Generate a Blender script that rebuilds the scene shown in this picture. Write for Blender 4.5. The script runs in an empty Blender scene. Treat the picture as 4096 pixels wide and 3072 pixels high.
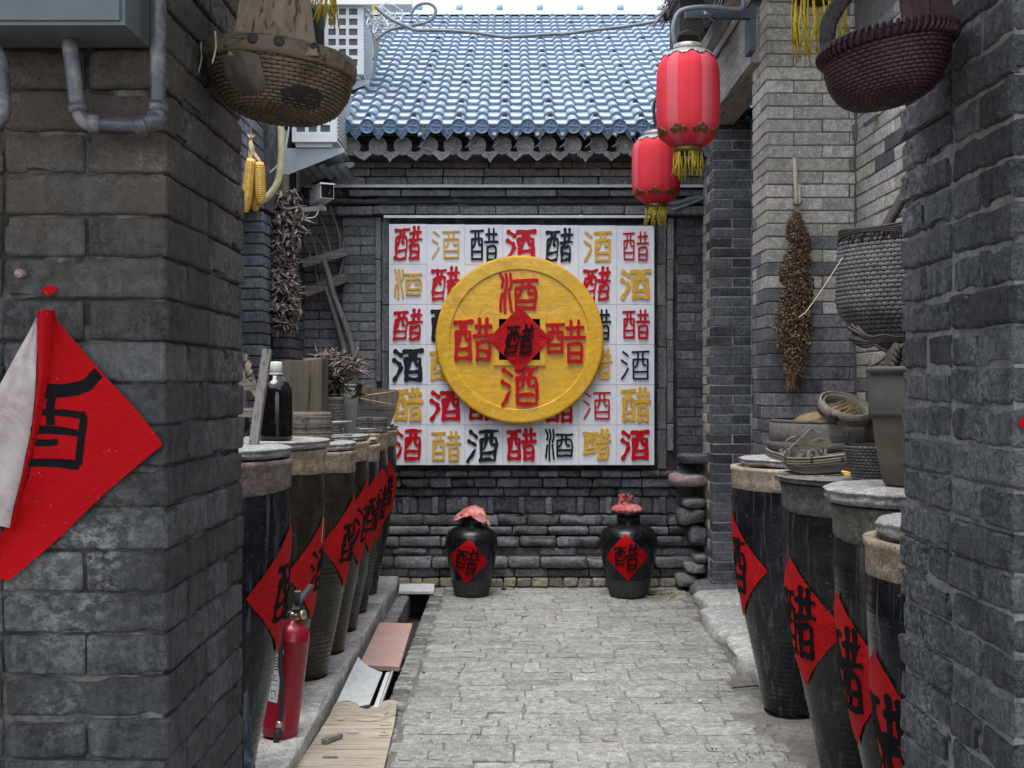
import bpy, bmesh, math, random
from mathutils import Vector, Matrix, noise
random.seed(7)
R = math.radians
C = bpy.context.scene.collection
sc = bpy.context.scene

# ---------------------------------------------------------------- camera, sky, sun, exposure
cam_d = bpy.data.cameras.new('camera'); cam = bpy.data.objects.new('camera', cam_d); C.objects.link(cam)
cam.location = (0, 0, 1.5); cam.rotation_euler = (R(90), 0, 0)
cam_d.sensor_width = 36; cam_d.lens = 36 * 4536 / 4096; cam_d.clip_start = .05; cam_d.clip_end = 400
cam_d.dof.use_dof = True; cam_d.dof.focus_distance = 7.0; cam_d.dof.aperture_fstop = 22
sc.camera = cam
w = bpy.data.worlds.new('World'); sc.world = w; w.use_nodes = True
nt = w.node_tree; bg = nt.nodes['Background']
sky = nt.nodes.new('ShaderNodeTexSky'); sky.sky_type = 'NISHITA'; sky.sun_disc = False
sky.sun_elevation = R(74); sky.sun_rotation = R(205); sky.air_density = 1.0; sky.dust_density = 1.5; sky.ozone_density = 1.0
hs_ = nt.nodes.new('ShaderNodeHueSaturation'); hs_.inputs['Saturation'].default_value = .42   # thin white overcast
nt.links.new(sky.outputs[0], hs_.inputs['Color']); nt.links.new(hs_.outputs[0], bg.inputs[0]); bg.inputs[1].default_value = .15
sd = bpy.data.lights.new('sun', 'SUN'); sun = bpy.data.objects.new('sun', sd); C.objects.link(sun)
sd.energy = 1.1; sd.angle = R(38); sd.color = (1, .97, .93)
el, az = R(74), R(205)
dirv = Vector((math.sin(az) * math.cos(el), math.cos(az) * math.cos(el), math.sin(el)))
sun.rotation_euler = dirv.to_track_quat('Z', 'Y').to_euler()
sc.view_settings.view_transform = 'Standard'; sc.view_settings.look = 'None'
sc.view_settings.gamma = 1; sc.view_settings.use_curve_mapping = False
sc.view_settings.exposure = 1.58
try:
    sc.cycles.max_bounces = 7; sc.cycles.diffuse_bounces = 4; sc.cycles.glossy_bounces = 3
    sc.cycles.transmission_bounces = 6; sc.cycles.caustics_reflective = False; sc.cycles.caustics_refractive = False
except Exception: pass

# ---------------------------------------------------------------- helpers
F = 4536.0
def at(px, py, Y): return Vector(((px - 2048) / F * Y, Y, 1.5 - (py - 1536) / F * Y))
def xP(px, Y): return (px - 2048) / F * Y
def zP(py, Y): return 1.5 - (py - 1536) / F * Y
rnd = random.uniform

class MB:
    def __init__(s): s.v = []; s.f = []; s.m = []; s.cm = 0; s.sm = []; s.smooth = True
    def vert(s, p): s.v.append(tuple(p)); return len(s.v) - 1
    def face(s, idx): s.f.append(tuple(idx)); s.m.append(s.cm); s.sm.append(s.smooth)
    def quad(s, a, b, c, d):
        i = len(s.v); s.v += [tuple(a), tuple(b), tuple(c), tuple(d)]; s.face((i, i+1, i+2, i+3))
    def box(s, x0, x1, y0, y1, z0, z1, M=None):
        i = len(s.v); sm = s.smooth; s.smooth = False
        P = [(x0,y0,z0),(x1,y0,z0),(x1,y1,z0),(x0,y1,z0),(x0,y0,z1),(x1,y0,z1),(x1,y1,z1),(x0,y1,z1)]
        if M is not None: P = [tuple(M @ Vector(p)) for p in P]
        s.v += P
        for q in ((0,3,2,1),(4,5,6,7),(0,1,5,4),(1,2,6,5),(2,3,7,6),(3,0,4,7)): s.face([i+k for k in q])
        s.smooth = sm
    def beam(s, a, b, w_, h_, up=(0,0,1)):
        a = Vector(a); b = Vector(b); d = (b - a); L = d.length; d.normalize()
        u = Vector(up); sx = d.cross(u)
        if sx.length < 1e-4: sx = d.cross(Vector((1,0,0)))
        sx.normalize(); uz = sx.cross(d)
        M = Matrix((( sx.x, d.x, uz.x, a.x),(sx.y, d.y, uz.y, a.y),(sx.z, d.z, uz.z, a.z),(0,0,0,1)))
        s.box(-w_/2, w_/2, 0, L, -h_/2, h_/2, M)
    def tube(s, pts, rad, n=8, cap=True, flat=1.0):
        pts = [Vector(p) for p in pts]
        if not isinstance(rad, (list, tuple)): rad = [rad] * len(pts)
        rings = []; prev = None
        for k, p in enumerate(pts):
            t = (pts[min(k+1, len(pts)-1)] - pts[max(k-1, 0)])
            if t.length < 1e-9: t = Vector((0,0,1))
            t.normalize()
            if prev is None:
                a = t.cross(Vector((0,0,1)))
                if a.length < .1: a = t.cross(Vector((0,1,0)))
                a.normalize()
            else:
                a = prev - t * prev.dot(t)
                if a.length < 1e-6: a = t.cross(Vector((0,1,0)))
                a.normalize()
            prev = a; b = t.cross(a); i = len(s.v); rings.append(i)
            for q in range(n):
                an = 2*math.pi*q/n
                s.v.append(tuple(p + (a*math.cos(an) + b*math.sin(an)*flat) * rad[k]))
        for k in range(len(pts)-1):
            for q in range(n):
                s.face((rings[k]+q, rings[k]+(q+1)%n, rings[k+1]+(q+1)%n, rings[k+1]+q))
        if cap:
            s.face([rings[0]+q for q in range(n)][::-1]); s.face([rings[-1]+q for q in range(n)])
    def lathe(s, prof, c, n=32, rf=None, M=None):
        c = Vector(c); rings = []
        for k, (r, z) in enumerate(prof):
            i = len(s.v); rings.append(i)
            for q in range(n):
                an = 2*math.pi*q/n
                rr = r * (rf(an, z) if rf else 1)
                p = Vector((rr*math.sin(an), -rr*math.cos(an), z))
                s.v.append(tuple((M @ p) if M is not None else (p + c)))
        for k in range(len(prof)-1):
            for q in range(n):
                s.face((rings[k]+q, rings[k]+(q+1)%n, rings[k+1]+(q+1)%n, rings[k+1]+q))
    def disc(s, r, z, c, n=32):
        c = Vector(c); i = len(s.v)
        for q in range(n):
            an = 2*math.pi*q/n; s.v.append(tuple(c + Vector((r*math.sin(an), -r*math.cos(an), z))))
        s.face([i+q for q in range(n)])
    def grid(s, fn, nu, nv, closed=False):
        i = len(s.v)
        for b in range(nv+1):
            for a in range(nu+1): s.v.append(tuple(fn(a/nu, b/nv)))
        for b in range(nv):
            for a in range(nu):
                k = i + b*(nu+1) + a; s.face((k, k+1, k+nu+2, k+nu+1))
    def add(s, o, M=None):
        i = len(s.v)
        s.v += [tuple(M @ Vector(p)) for p in o.v] if M is not None else list(o.v)
        s.f += [tuple(k+i for k in f) for f in o.f]; s.m += o.m; s.sm += o.sm
    def mesh(s, name, mats, org=(0,0,0)):
        me = bpy.data.meshes.new(name); o = Vector(org)
        me.from_pydata([(p[0]-o.x, p[1]-o.y, p[2]-o.z) for p in s.v], [], s.f)
        if not isinstance(mats, (list, tuple)): mats = [mats]
        for m in mats: me.materials.append(m)
        me.polygons.foreach_set('material_index', s.m)
        me.polygons.foreach_set('use_smooth', s.sm)
        me.validate(); me.update(); return me
    def build(s, name, mats, parent=None, **kw):
        """mesh data given in world coordinates; the origin goes to the parent's origin or the mesh's base centre"""
        if parent is not None:
            org = wloc(parent)
        else:
            xs = [p[0] for p in s.v]; ys = [p[1] for p in s.v]; zs = [p[2] for p in s.v]
            org = Vector(((min(xs)+max(xs))/2, (min(ys)+max(ys))/2, min(zs)))
        me = s.mesh(name, mats, org)
        o = bpy.data.objects.new(name, me); C.objects.link(o)
        if parent is not None: o.parent = parent
        else: o.location = org
        for k, v_ in kw.items(): o[k] = v_
        return o

def wloc(o):
    p = Vector(o.location)
    while o.parent: o = o.parent; p = p + Vector(o.location)
    return p
def thing(name, label, cat, loc, group=None, kind=None):
    o = bpy.data.objects.new(name, None); C.objects.link(o); o.location = loc; o.empty_display_size = .1
    o['label'] = label; o['category'] = cat
    if group: o['group'] = group
    if kind: o['kind'] = kind
    return o
def one(mb, name, mats, label, cat, group=None, **kw):
    o = mb.build(name, mats, None, **kw); o['label'] = label; o['category'] = cat
    if group: o['group'] = group
    return o
def inst(name, me, loc, parent=None, rot=(0,0,0), scale=(1,1,1)):
    o = bpy.data.objects.new(name, me); C.objects.link(o)
    o.location = Vector(loc) - (wloc(parent) if parent is not None else Vector((0,0,0)))
    if parent is not None: o.parent = parent
    o.rotation_euler = rot; o.scale = scale; return o
def spline(pts, n=6):
    pts = [Vector(p) for p in pts]; out = []
    for k in range(len(pts)-1):
        p0 = pts[max(k-1,0)]; p1 = pts[k]; p2 = pts[k+1]; p3 = pts[min(k+2,len(pts)-1)]
        for j in range(n):
            t = j/n
            out.append(.5*((2*p1)+(p2-p0)*t+(2*p0-5*p1+4*p2-p3)*t*t+(3*p1-p0-3*p2+p3)*t**3))
    out.append(pts[-1]); return out
def ns(x, y=0., z=0., s=1.): return noise.noise(Vector((x*s, y*s, z*s)))

# ---------------------------------------------------------------- materials
class NT:
    def __init__(s, name):
        s.m = bpy.data.materials.new(name); s.m.use_nodes = True; s.t = s.m.node_tree
        s.b = s.t.nodes['Principled BSDF']
        s._pos = s._rnd = None
    def n(s, typ, **kw):
        o = s.t.nodes.new(typ)
        for k, v_ in kw.items(): setattr(o, k, v_)
        return o
    def l(s, a, b): s.t.links.new(a, b)
    def pos(s):
        if s._pos is None: s._pos = s.n('ShaderNodeNewGeometry').outputs['Position']
        return s._pos
    def rand(s):
        if s._rnd is None: s._rnd = s.n('ShaderNodeObjectInfo').outputs['Random']
        return s._rnd
    def math(s, op, a, b=None, c=None, clamp=False):
        o = s.n('ShaderNodeMath', operation=op); o.use_clamp = clamp
        for i, x in enumerate((a, b, c)):
            if x is None: continue
            if isinstance(x, (int, float)): o.inputs[i].default_value = x
            else: s.l(x, o.inputs[i])
        return o.outputs[0]
    def vmul(s, v_, k):
        o = s.n('ShaderNodeVectorMath', operation='MULTIPLY'); s.l(v_, o.inputs[0]); o.inputs[1].default_value = k; return o.outputs[0]
    def voff(s, v_, amt):
        """shift a vector by a per-object random amount"""
        cmb = s.n('ShaderNodeCombineXYZ'); r1 = s.math('MULTIPLY', s.rand(), amt); r2 = s.math('MULTIPLY', s.rand(), amt*1.7)
        s.l(r1, cmb.inputs[0]); s.l(r2, cmb.inputs[1]); s.l(r1, cmb.inputs[2])
        o = s.n('ShaderNodeVectorMath', operation='ADD'); s.l(v_, o.inputs[0]); s.l(cmb.outputs[0], o.inputs[1]); return o.outputs[0]
    def noise(s, scale, detail=6, rough=.6, vec=None, dist=0.):
        o = s.n('ShaderNodeTexNoise'); o.inputs['Scale'].default_value = scale; o.inputs['Detail'].default_value = detail
        o.inputs['Roughness'].default_value = rough; o.inputs['Distortion'].default_value = dist
        s.l(vec if vec is not None else s.pos(), o.inputs['Vector']); return o.outputs['Fac']
    def ramp(s, fac, a, b, lo=0., hi=1.):
        o = s.n('ShaderNodeMapRange'); o.inputs[1].default_value = a; o.inputs[2].default_value = b
        o.inputs[3].default_value = lo; o.inputs[4].default_value = hi; o.clamp = True
        s.l(fac, o.inputs[0]); return o.outputs[0]
    def mix(s, fac, a, b, mode='MIX'):
        o = s.n('ShaderNodeMix', data_type='RGBA', blend_type=mode)
        for i, x in ((0, fac), (6, a), (7, b)):
            if isinstance(x, (int, float)): o.inputs[i].default_value = x
            elif isinstance(x, tuple): o.inputs[i].default_value = x + (1,) if len(x) == 3 else x
            else: s.l(x, o.inputs[i])
        return o.outputs[2]
    def hsv(s, col, v_, h=.5, sat=1.):
        o = s.n('ShaderNodeHueSaturation'); s.l(col, o.inputs['Color'])
        for k, x in (('Value', v_), ('Hue', h), ('Saturation', sat)):
            if isinstance(x, (int, float)): o.inputs[k].default_value = x
            else: s.l(x, o.inputs[k])
        return o.outputs[0]
    def sep(s, v_):
        o = s.n('ShaderNodeSeparateXYZ'); s.l(v_, o.inputs[0]); return o.outputs
    def bump(s, h, strength, dist=.01, prev=None):
        o = s.n('ShaderNodeBump'); o.inputs['Strength'].default_value = strength; o.inputs['Distance'].default_value = dist
        s.l(h, o.inputs['Height'])
        if prev is not None: s.l(prev, o.inputs['Normal'])
        return o.outputs[0]
    def out(s, col=None, rough=.8, nrm=None, spec=.3, metal=0.):
        b = s.b
        if col is not None:
            if isinstance(col, tuple): b.inputs['Base Color'].default_value = col + (1,)
            else: s.l(col, b.inputs['Base Color'])
        if isinstance(rough, (int, float)): b.inputs['Roughness'].default_value = rough
        else: s.l(rough, b.inputs['Roughness'])
        b.inputs['Specular IOR Level'].default_value = spec; b.inputs['Metallic'].default_value = metal
        if nrm is not None: s.l(nrm, b.inputs['Normal'])
        return s.m

def brickmat(name, dark, light, white=.3, fine=1., wcol=(.36,.37,.38), rn=.35, bump=.5, brown=None, bz=(1.7,2.1), sc_=14, streak=.4, rough=.88, pits=.5):
    t = NT(name); p = t.voff(t.pos(), 9.)
    n1 = t.noise(sc_*.55, 5, .65, p, .4); n2 = t.noise(sc_*3.2, 6, .7, p); n3 = t.noise(sc_*14, 4, .7, p)
    col = t.mix(t.ramp(n1, .34, .68), dark, light)
    col = t.mix(t.ramp(n2, .45, .66, 0, .6), col, tuple(c*1.9 for c in light))
    col = t.mix(t.ramp(n3, .48, .66, 0, .7), col, tuple(c*.3 for c in dark))
    if streak:
        st = t.noise(1., 5, .6, t.vmul(p, (38, 38, 5)))
        col = t.mix(t.ramp(st, .5, .72, 0, streak), col, tuple(c*1.9 for c in light))
    col = t.hsv(col, t.ramp(t.rand(), 0, 1, 1-rn, 1+rn))
    r2 = t.math('FRACT', t.math('MULTIPLY', t.rand(), 37.3))
    col = t.hsv(col, 1., t.ramp(r2, 0, 1, .47, .53), t.ramp(r2, 0, 1, .7, 1.25))
    if brown:
        z = t.sep(t.pos())[2]
        f = t.math('MULTIPLY', t.ramp(z, bz[0], bz[1]), t.ramp(t.noise(5, 5, .6), .3, .62))
        col = t.mix(f, col, brown)
    if white:
        wn = t.math('MULTIPLY', t.ramp(t.noise(2.1, 5, .6, None, .6), .5, .66), t.ramp(t.noise(55, 5, .8, t.vmul(p, (1,1,1.3))), .46, .6))
        col = t.mix(t.math('MULTIPLY', wn, white), col, wcol)
    nb = t.bump(t.noise(150, 4, .75, p), bump*.7, .003)
    nb = t.bump(t.noise(13, 4, .6, p, .8), min(1, bump*.3), .008, nb)
    g_ = t.noise(210, 3, .8, p); nb = t.bump(g_, min(1., bump)*fine, .004, nb)
    col = t.mix(t.ramp(g_, .56, .7, 0, .45*fine), col, tuple(c*2.4 for c in light)); col = t.mix(t.ramp(g_, .44, .34, 0, .6*fine), col, tuple(c*.3 for c in dark))
    nb = t.bump(t.noise(38, 6, .7, p, .5), bump, .006, nb)
    if pits:
        v_ = t.n('ShaderNodeTexVoronoi'); v_.inputs['Scale'].default_value = 75; t.l(p, v_.inputs['Vector'])
        pit = t.math('MULTIPLY', t.ramp(v_.outputs['Distance'], .0, .32), 1)
        pm = t.math('MAXIMUM', pit, t.ramp(t.noise(9, 3, .5, p), .52, .44))
        nb = t.bump(pm, pits, .004, nb)
    return t.out(col, rough, nb, .25)

def woodmat(name, dark, light, axis='z', rough=.75, bump=.5, sc_=1.):
    t = NT(name); k = 55*sc_; g = {'x': (3*sc_, k, k), 'y': (k, 3*sc_, k), 'z': (k, k, 3*sc_)}[axis]
    p = t.voff(t.pos(), 5.)
    n1 = t.noise(1, 6, .7, t.vmul(p, g), .6); n2 = t.noise(6, 5, .6, p)
    col = t.mix(t.ramp(n1, .32, .68), dark, light)
    col = t.mix(t.ramp(n2, .4, .7, 0, .5), col, tuple((a+b)*.6 for a, b in zip(dark, light)))
    n3 = t.noise(1, 3, .6, t.vmul(p, tuple(x*2.2 for x in g)))
    col = t.mix(t.ramp(n3, .56, .66, 0, .8), col, tuple(c*.3 for c in dark))
    nb = t.bump(n1, bump, .006); nb = t.bump(n3, bump*.8, .004, nb)
    return t.out(col, rough, nb, .25)

def plain(name, col, rough=.6, metal=0., spec=.4, var=.2, sc_=20, bump=.1, dirt=None, dsc=6, bd=.004, wrinkle=0):
    t = NT(name); p = t.voff(t.pos(), 5.)
    c = t.mix(t.ramp(t.noise(sc_, 6, .65, p), .3, .7), tuple(x*(1-var) for x in col), tuple(min(1, x*(1+var)) for x in col))
    if dirt: c = t.mix(t.ramp(t.noise(dsc, 7, .7, p, .4), .47, .68, 0, .8), c, dirt)
    nb = t.bump(t.noise(sc_*4, 5, .7, p), bump, bd)
    if wrinkle:
        wv = t.noise(16, 3, .5, p, 1.5); rg = t.math('ABSOLUTE', t.math('SUBTRACT', wv, .5)); nb = t.bump(t.ramp(rg, 0, .06), wrinkle, .004, nb); c = t.mix(t.ramp(t.noise(3.5, 4, .6, p), .35, .7, 0, .5), c, tuple(x*.72 for x in col)); c = t.mix(t.ramp(t.noise(240, 2, .5, p), .71, .75, 0, .7), c, (.45,.25,.2))
    return t.out(c, rough, nb, spec, metal)

M = {}
M['near'] = brickmat('brick_near', (.034,.035,.036), (.092,.092,.090), white=1., wcol=(.28,.28,.275), brown=(.105,.08,.06), bz=(1.45,2.0), bump=.9, sc_=15, streak=.45, rn=.4)
M['nearR'] = brickmat('brick_near_rough', (.042,.044,.047), (.115,.118,.121), white=1., wcol=(.30,.31,.31), bump=1.3, pits=1.0, sc_=17, rn=.4)
M['back'] = brickmat('brick_back', (.095,.098,.10), (.175,.178,.178), white=.55, wcol=(.3,.31,.32), rn=.28)
M['backtop'] = brickmat('brick_back_top', (.15,.138,.13), (.29,.27,.255), white=.5, wcol=(.3,.3,.3), rn=.25)
M['darkb'] = brickmat('brick_dark', (.048,.052,.058), (.12,.125,.132), white=.7, wcol=(.3,.31,.33), rn=.5)
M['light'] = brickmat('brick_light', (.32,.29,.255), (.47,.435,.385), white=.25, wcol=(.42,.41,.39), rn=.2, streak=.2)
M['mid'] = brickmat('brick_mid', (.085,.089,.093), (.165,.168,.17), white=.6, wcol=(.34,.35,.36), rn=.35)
M['left'] = brickmat('brick_left', (.065,.072,.082), (.125,.135,.148), white=.9, wcol=(.33,.36,.42), rn=.35)
M['plinth'] = brickmat('brick_plinth', (.06,.063,.067), (.18,.184,.188), white=.6, wcol=(.25,.26,.28), rn=.4, bump=1.0, pits=.8, streak=0)
M['ochre'] = brickmat('brick_ochre', (.12,.1,.07), (.26,.23,.18), white=.5, rn=.35, streak=0)
M['paver'] = brickmat('paver', (.18,.182,.17), (.265,.268,.25), fine=.2, white=.25, wcol=(.40,.40,.38), rn=.14, bump=.3, streak=0, sc_=9, pits=.25)
M['joint'] = plain('dusty_joint', (.13,.124,.11), .95, var=.35, sc_=30, bump=.6, dirt=(.22,.21,.19), dsc=7)
M['mortar'] = plain('mortar', (.15,.145,.135), .95, var=.3, sc_=25, bump=.5, dirt=(.09,.09,.088), dsc=5)
M['mortarnr'] = plain('mortar_near', (.03,.028,.026), .95, var=.4, sc_=60, bump=.6, dirt=(.24,.22,.19), dsc=9)
M['mortarnl'] = plain('mortar_pale_near', (.24,.235,.22), .95, var=.4, sc_=60, bump=.8, dirt=(.04,.04,.04), dsc=6)
M['mortardk'] = plain('mortar_dark', (.045,.045,.047), .95, var=.3, sc_=25, bump=.5, dirt=(.16,.16,.155), dsc=7)
M['mortarwh'] = plain('mortar_white', (.42,.42,.41), .95, var=.3, sc_=25, bump=.5, dirt=(.12,.12,.12), dsc=4)
M['stone'] = brickmat('rough_stone', (.1,.1,.1), (.2,.2,.195), white=.3, rn=.3, streak=0, bump=.9)
M['pink'] = brickmat('pink_stone', (.30,.19,.175), (.46,.34,.31), white=.3, rn=.1, streak=0, bump=.9)
M['kerb'] = brickmat('kerb_stone', (.29,.288,.278), (.42,.415,.40), fine=.4, white=.3, wcol=(.46,.47,.46), rn=.08, streak=0, sc_=7, pits=.3)
M['lid'] = brickmat('slate_lid', (.21,.205,.195), (.37,.36,.345), fine=.5, white=.25, rn=.12, streak=0, sc_=8, bump=.9)
M['soil'] = plain('soil', (.05,.045,.04), .95, var=.5, sc_=40, bump=.7)
M['woodz'] = woodmat('old_wood_z', (.11,.103,.096), (.30,.285,.27), 'z')
M['woodx'] = woodmat('old_wood_x', (.11,.103,.096), (.32,.305,.285), 'x')
M['woody'] = woodmat('old_wood_y', (.20,.185,.165), (.50,.47,.42), 'y', bump=.8)
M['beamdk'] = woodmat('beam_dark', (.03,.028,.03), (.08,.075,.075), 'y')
M['woodbr'] = woodmat('brown_wood', (.085,.064,.047), (.23,.18,.135), 'x', sc_=.6)
M['woodhz'] = woodmat('handle_wood', (.13,.098,.07), (.32,.25,.185), 'z', bump=.3)
M['handledk'] = woodmat('handle_dark', (.04,.022,.024), (.09,.055,.055), 'z')
M['block'] = woodmat('block_wood', (.075,.062,.048), (.16,.135,.105), 'z', sc_=.3, bump=.3)
M['patchm'] = plain('leather_patch', (.11,.088,.068), .6, var=.4, sc_=14, bump=.5, dirt=(.05,.04,.033), dsc=12)
M['steam'] = woodmat('bamboo_grey', (.11,.095,.075), (.24,.21,.175), 'x')
M['steamdk'] = woodmat('bamboo_dark', (.055,.052,.048), (.12,.112,.1), 'x')
M['straw'] = plain('straw', (.34,.25,.12), .7, var=.4, sc_=60)
M['strawdk'] = plain('straw_dim', (.26,.19,.10), .7, var=.5, sc_=30)
M['weaveg'] = plain('weave_grey', (.12,.12,.115), .7, var=.5, sc_=18)
M['weaveb'] = plain('weave_brown', (.125,.09,.058), .65, var=.5, sc_=14)
M['weaver'] = plain('weave_maroon', (.05,.02,.023), .5, var=.5, sc_=14)
M['weavecore'] = plain('weave_core', (.022,.017,.014), .9)
M['chilli'] = plain('dried_chilli', (.22,.185,.165), .55, var=.8, sc_=35)
M['chillir'] = plain('dried_chilli_red', (.24,.15,.13), .5, var=.9, sc_=35)
M['chillidk'] = plain('dark_leaves', (.04,.033,.03), .7, var=.5)
M['sorg'] = plain('sorghum_grain', (.10,.055,.032), .6, var=.9, sc_=70)
M['sorg2'] = plain('sorghum_husk', (.27,.2,.11), .7, var=.6, sc_=24)
M['stalk'] = plain('pale_stalk', (.5,.46,.34), .6)
M['corn'] = plain('corn_kernels', (.66,.40,.08), .45, var=.25, sc_=50)
M['husk'] = plain('corn_husk', (.5,.4,.24), .7)
M['acw'] = plain('ac_white', (.62,.65,.66), .5, var=.05, sc_=4, dirt=(.5,.5,.48), dsc=2)
M['acdk'] = plain('ac_dark', (.07,.075,.08), .5)
M['zinc'] = plain('zinc', (.36,.4,.42), .5, metal=.3, var=.15, sc_=6)
M['boxgrey'] = plain('meter_box_paint', (.14,.158,.165), .5, var=.15, sc_=9, dirt=(.13,.13,.12), dsc=3)
M['pipe'] = plain('grey_pvc', (.07,.073,.088), .35, var=.2, sc_=8, dirt=(.3,.29,.26), dsc=16)
M['rail'] = plain('white_conduit', (.6,.63,.64), .5, var=.1)
M['black'] = plain('black_cable', (.02,.022,.025), .5)
M['cable'] = plain('grey_cable', (.16,.18,.2), .5)
M['cablew'] = plain('white_wire', (.5,.52,.53), .5)
M['hose'] = plain('cream_hose', (.5,.45,.25), .6, dirt=(.25,.22,.15), dsc=10)
M['red'] = plain('red_paper', (.42,.003,.006), .8, spec=.12, var=.12, sc_=6, bump=.5, bd=.003, wrinkle=.25)
M['redj'] = plain('red_label', (.46,.004,.007), .65, spec=.2, var=.15, sc_=9, bump=.5, bd=.003, wrinkle=.5)
M['paperbk'] = plain('paper_back', (.5,.44,.42), .8, var=.15, sc_=5, dirt=(.3,.22,.2), dsc=12)
M['ink'] = plain('black_ink', (.006,.006,.007), .8, spec=.12)
M['chR'] = plain('letter_red', (.46,.003,.010), .45, spec=.2, var=.08)
M['chK'] = plain('letter_black', (.01,.012,.017), .5, var=.1, spec=.2)
M['chY'] = plain('letter_gold', (.62,.36,.035), .4, var=.3, sc_=30)
M['white'] = plain('white_board', (.72,.73,.77), .45, var=.04, sc_=3, bump=.03, dirt=(.62,.63,.66), dsc=5)
M['lred'] = plain('lantern_red', (.60,.024,.04), .8, var=.06, sc_=4)
M['lpink'] = plain('lantern_pink', (.56,.085,.105), .8, var=.06, sc_=4)
M['gold'] = plain('lantern_gold', (.17,.095,.03), .35, metal=.5, var=.4, sc_=60)
M['silver'] = plain('lantern_silver', (.30,.285,.26), .4, metal=.3, var=.4, sc_=60, bump=.4)
M['tass'] = plain('yellow_tassel', (.55,.42,.03), .6, var=.4, sc_=80)
M['tassdk'] = plain('brown_tassel', (.22,.13,.03), .6, var=.5, sc_=60)
M['clothr'] = plain('faded_red_cloth', (.42,.10,.09), .85, var=.35, sc_=14, dirt=(.60,.44,.41), dsc=7)
M['extred'] = plain('extinguisher_red', (.25,.006,.02), .3, var=.08, sc_=3, bump=0, spec=.5)
M['extlab'] = plain('label_paper', (.55,.62,.65), .5, var=.08)
M['brass'] = plain('brass', (.55,.48,.3), .3, metal=.8)
M['cap'] = plain('white_cap', (.7,.7,.62), .4, var=.03)
M['potgrey'] = plain('grey_pot', (.24,.24,.225), .8, var=.2, sc_=9, bump=.3)
M['potbr'] = plain('turned_clay_brown', (.10,.08,.062), .8, var=.35, sc_=5, bump=.3)
M['potdk'] = plain('turned_clay_grey', (.085,.082,.075), .8, var=.3, sc_=5, bump=.3)
M['bluesh'] = plain('blue_tarp', (.022,.032,.05), .6, var=.5, sc_=25, bump=.6, dirt=(.25,.3,.33), dsc=30)
M['redboard'] = plain('red_board', (.47,.29,.26), .8, var=.25, sc_=60, bump=.2, dirt=(.42,.385,.34), dsc=4)
M['ply'] = woodmat('plywood', (.27,.235,.185), (.45,.40,.32), 'x', bump=.4, sc_=.5)
M['whboard'] = plain('white_panel', (.62,.65,.65), .55, var=.06, sc_=8, dirt=(.45,.45,.42), dsc=25)
M['iron'] = plain('dark_iron', (.06,.075,.09), .55, var=.3)
M['oldtile'] = brickmat('old_eave_tile', (.13,.13,.125), (.30,.295,.285), white=.4, rn=.2, streak=0, bump=.7, sc_=30)

def tilemat():
    t = NT('blue_resin_tile'); col = t.mix(t.ramp(t.noise(3, 4, .6), .3, .7), (.22,.285,.36), (.27,.34,.42))
    col = t.hsv(col, t.ramp(t.rand(), 0, 1, .93, 1.07))
    return t.out(col, .28, t.bump(t.noise(60, 3, .6), .05, .003), .6)
M['tile'] = tilemat()
M['tileface'] = plain('blue_tile_face', (.065,.115,.185), .5, var=.15, sc_=30, bump=.2)

def jarmat(name, c1, c2, dust=.5):
    t = NT(name); p = t.voff(t.pos(), 7.)
    n1 = t.noise(7, 6, .65, p); st = t.noise(1, 6, .65, t.vmul(p, (40, 40, 2.2)))
    col = t.mix(t.ramp(n1, .35, .68), c1, c2)
    col = t.mix(t.ramp(st, .53, .72, 0, dust), col, (.16,.17,.175))
    sp = t.noise(90, 3, .6, p); col = t.mix(t.ramp(sp, .66, .72, 0, .7), col, (.2,.19,.17))
    rg = t.mix(t.ramp(n1, .35, .65), (.16,)*3, (.34,)*3)
    nb = t.bump(t.noise(1, 4, .6, t.vmul(p, (3, 3, 60))), .25, .006); nb = t.bump(t.noise(60, 4, .7, p), .12, .003, nb)
    return t.out(col, t.sep(rg)[0], nb, .32)
M['jarblk'] = jarmat('jar_black_glaze', (.005,.006,.009), (.017,.019,.024), .6)
M['jarbrn'] = jarmat('jar_brown_glaze', (.014,.011,.006), (.032,.026,.016), .22)
M['jargrn'] = jarmat('jar_dark_glaze', (.008,.009,.009), (.02,.021,.02), .4)
M['vase'] = jarmat('vase_black_glaze', (.004,.005,.006), (.009,.010,.012), .06)
M['vaselow'] = plain('vase_grey_base', (.035,.036,.037), .8, var=.3)
M['neck'] = brickmat('jar_neck_clay', (.22,.17,.115), (.40,.33,.235), white=.2, rn=.15, streak=0, sc_=10, bump=.5, pits=.3)
M['neckbr'] = brickmat('jar_neck_brown', (.11,.08,.062), (.2,.155,.125), white=.15, rn=.1, streak=0, sc_=10, bump=.5, pits=.3)
M['neckgr'] = brickmat('jar_neck_grey', (.08,.075,.068), (.15,.14,.125), white=.15, rn=.1, streak=0, sc_=10, bump=.5, pits=.3)

def coinmat():
    t = NT('painted_gold'); p = t.pos()
    st = t.noise(1, 6, .65, t.vmul(p, (6, 5, 16)), 2.2); n2 = t.noise(3.2, 5, .6, p, .8); s3 = t.noise(1, 5, .65, t.vmul(p, (9, 5, 15)), 2.5)
    col = t.mix(t.ramp(st, .35, .68), (.60,.31,.008), (.78,.46,.025))
    col = t.mix(t.ramp(n2, .5, .72, 0, .7), col, (.45,.22,.012))
    col = t.mix(t.ramp(s3, .55, .64, 0, .55), col, (.72,.50,.12))
    return t.out(col, .26, t.bump(st, .35, .004, t.bump(s3, .3, .003)), .5)
M['coin'] = coinmat()

def glassmat():
    t = NT('dark_bottle'); return t.out((.006,.005,.005), .08, None, .6)
M['bottle'] = glassmat()

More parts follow.
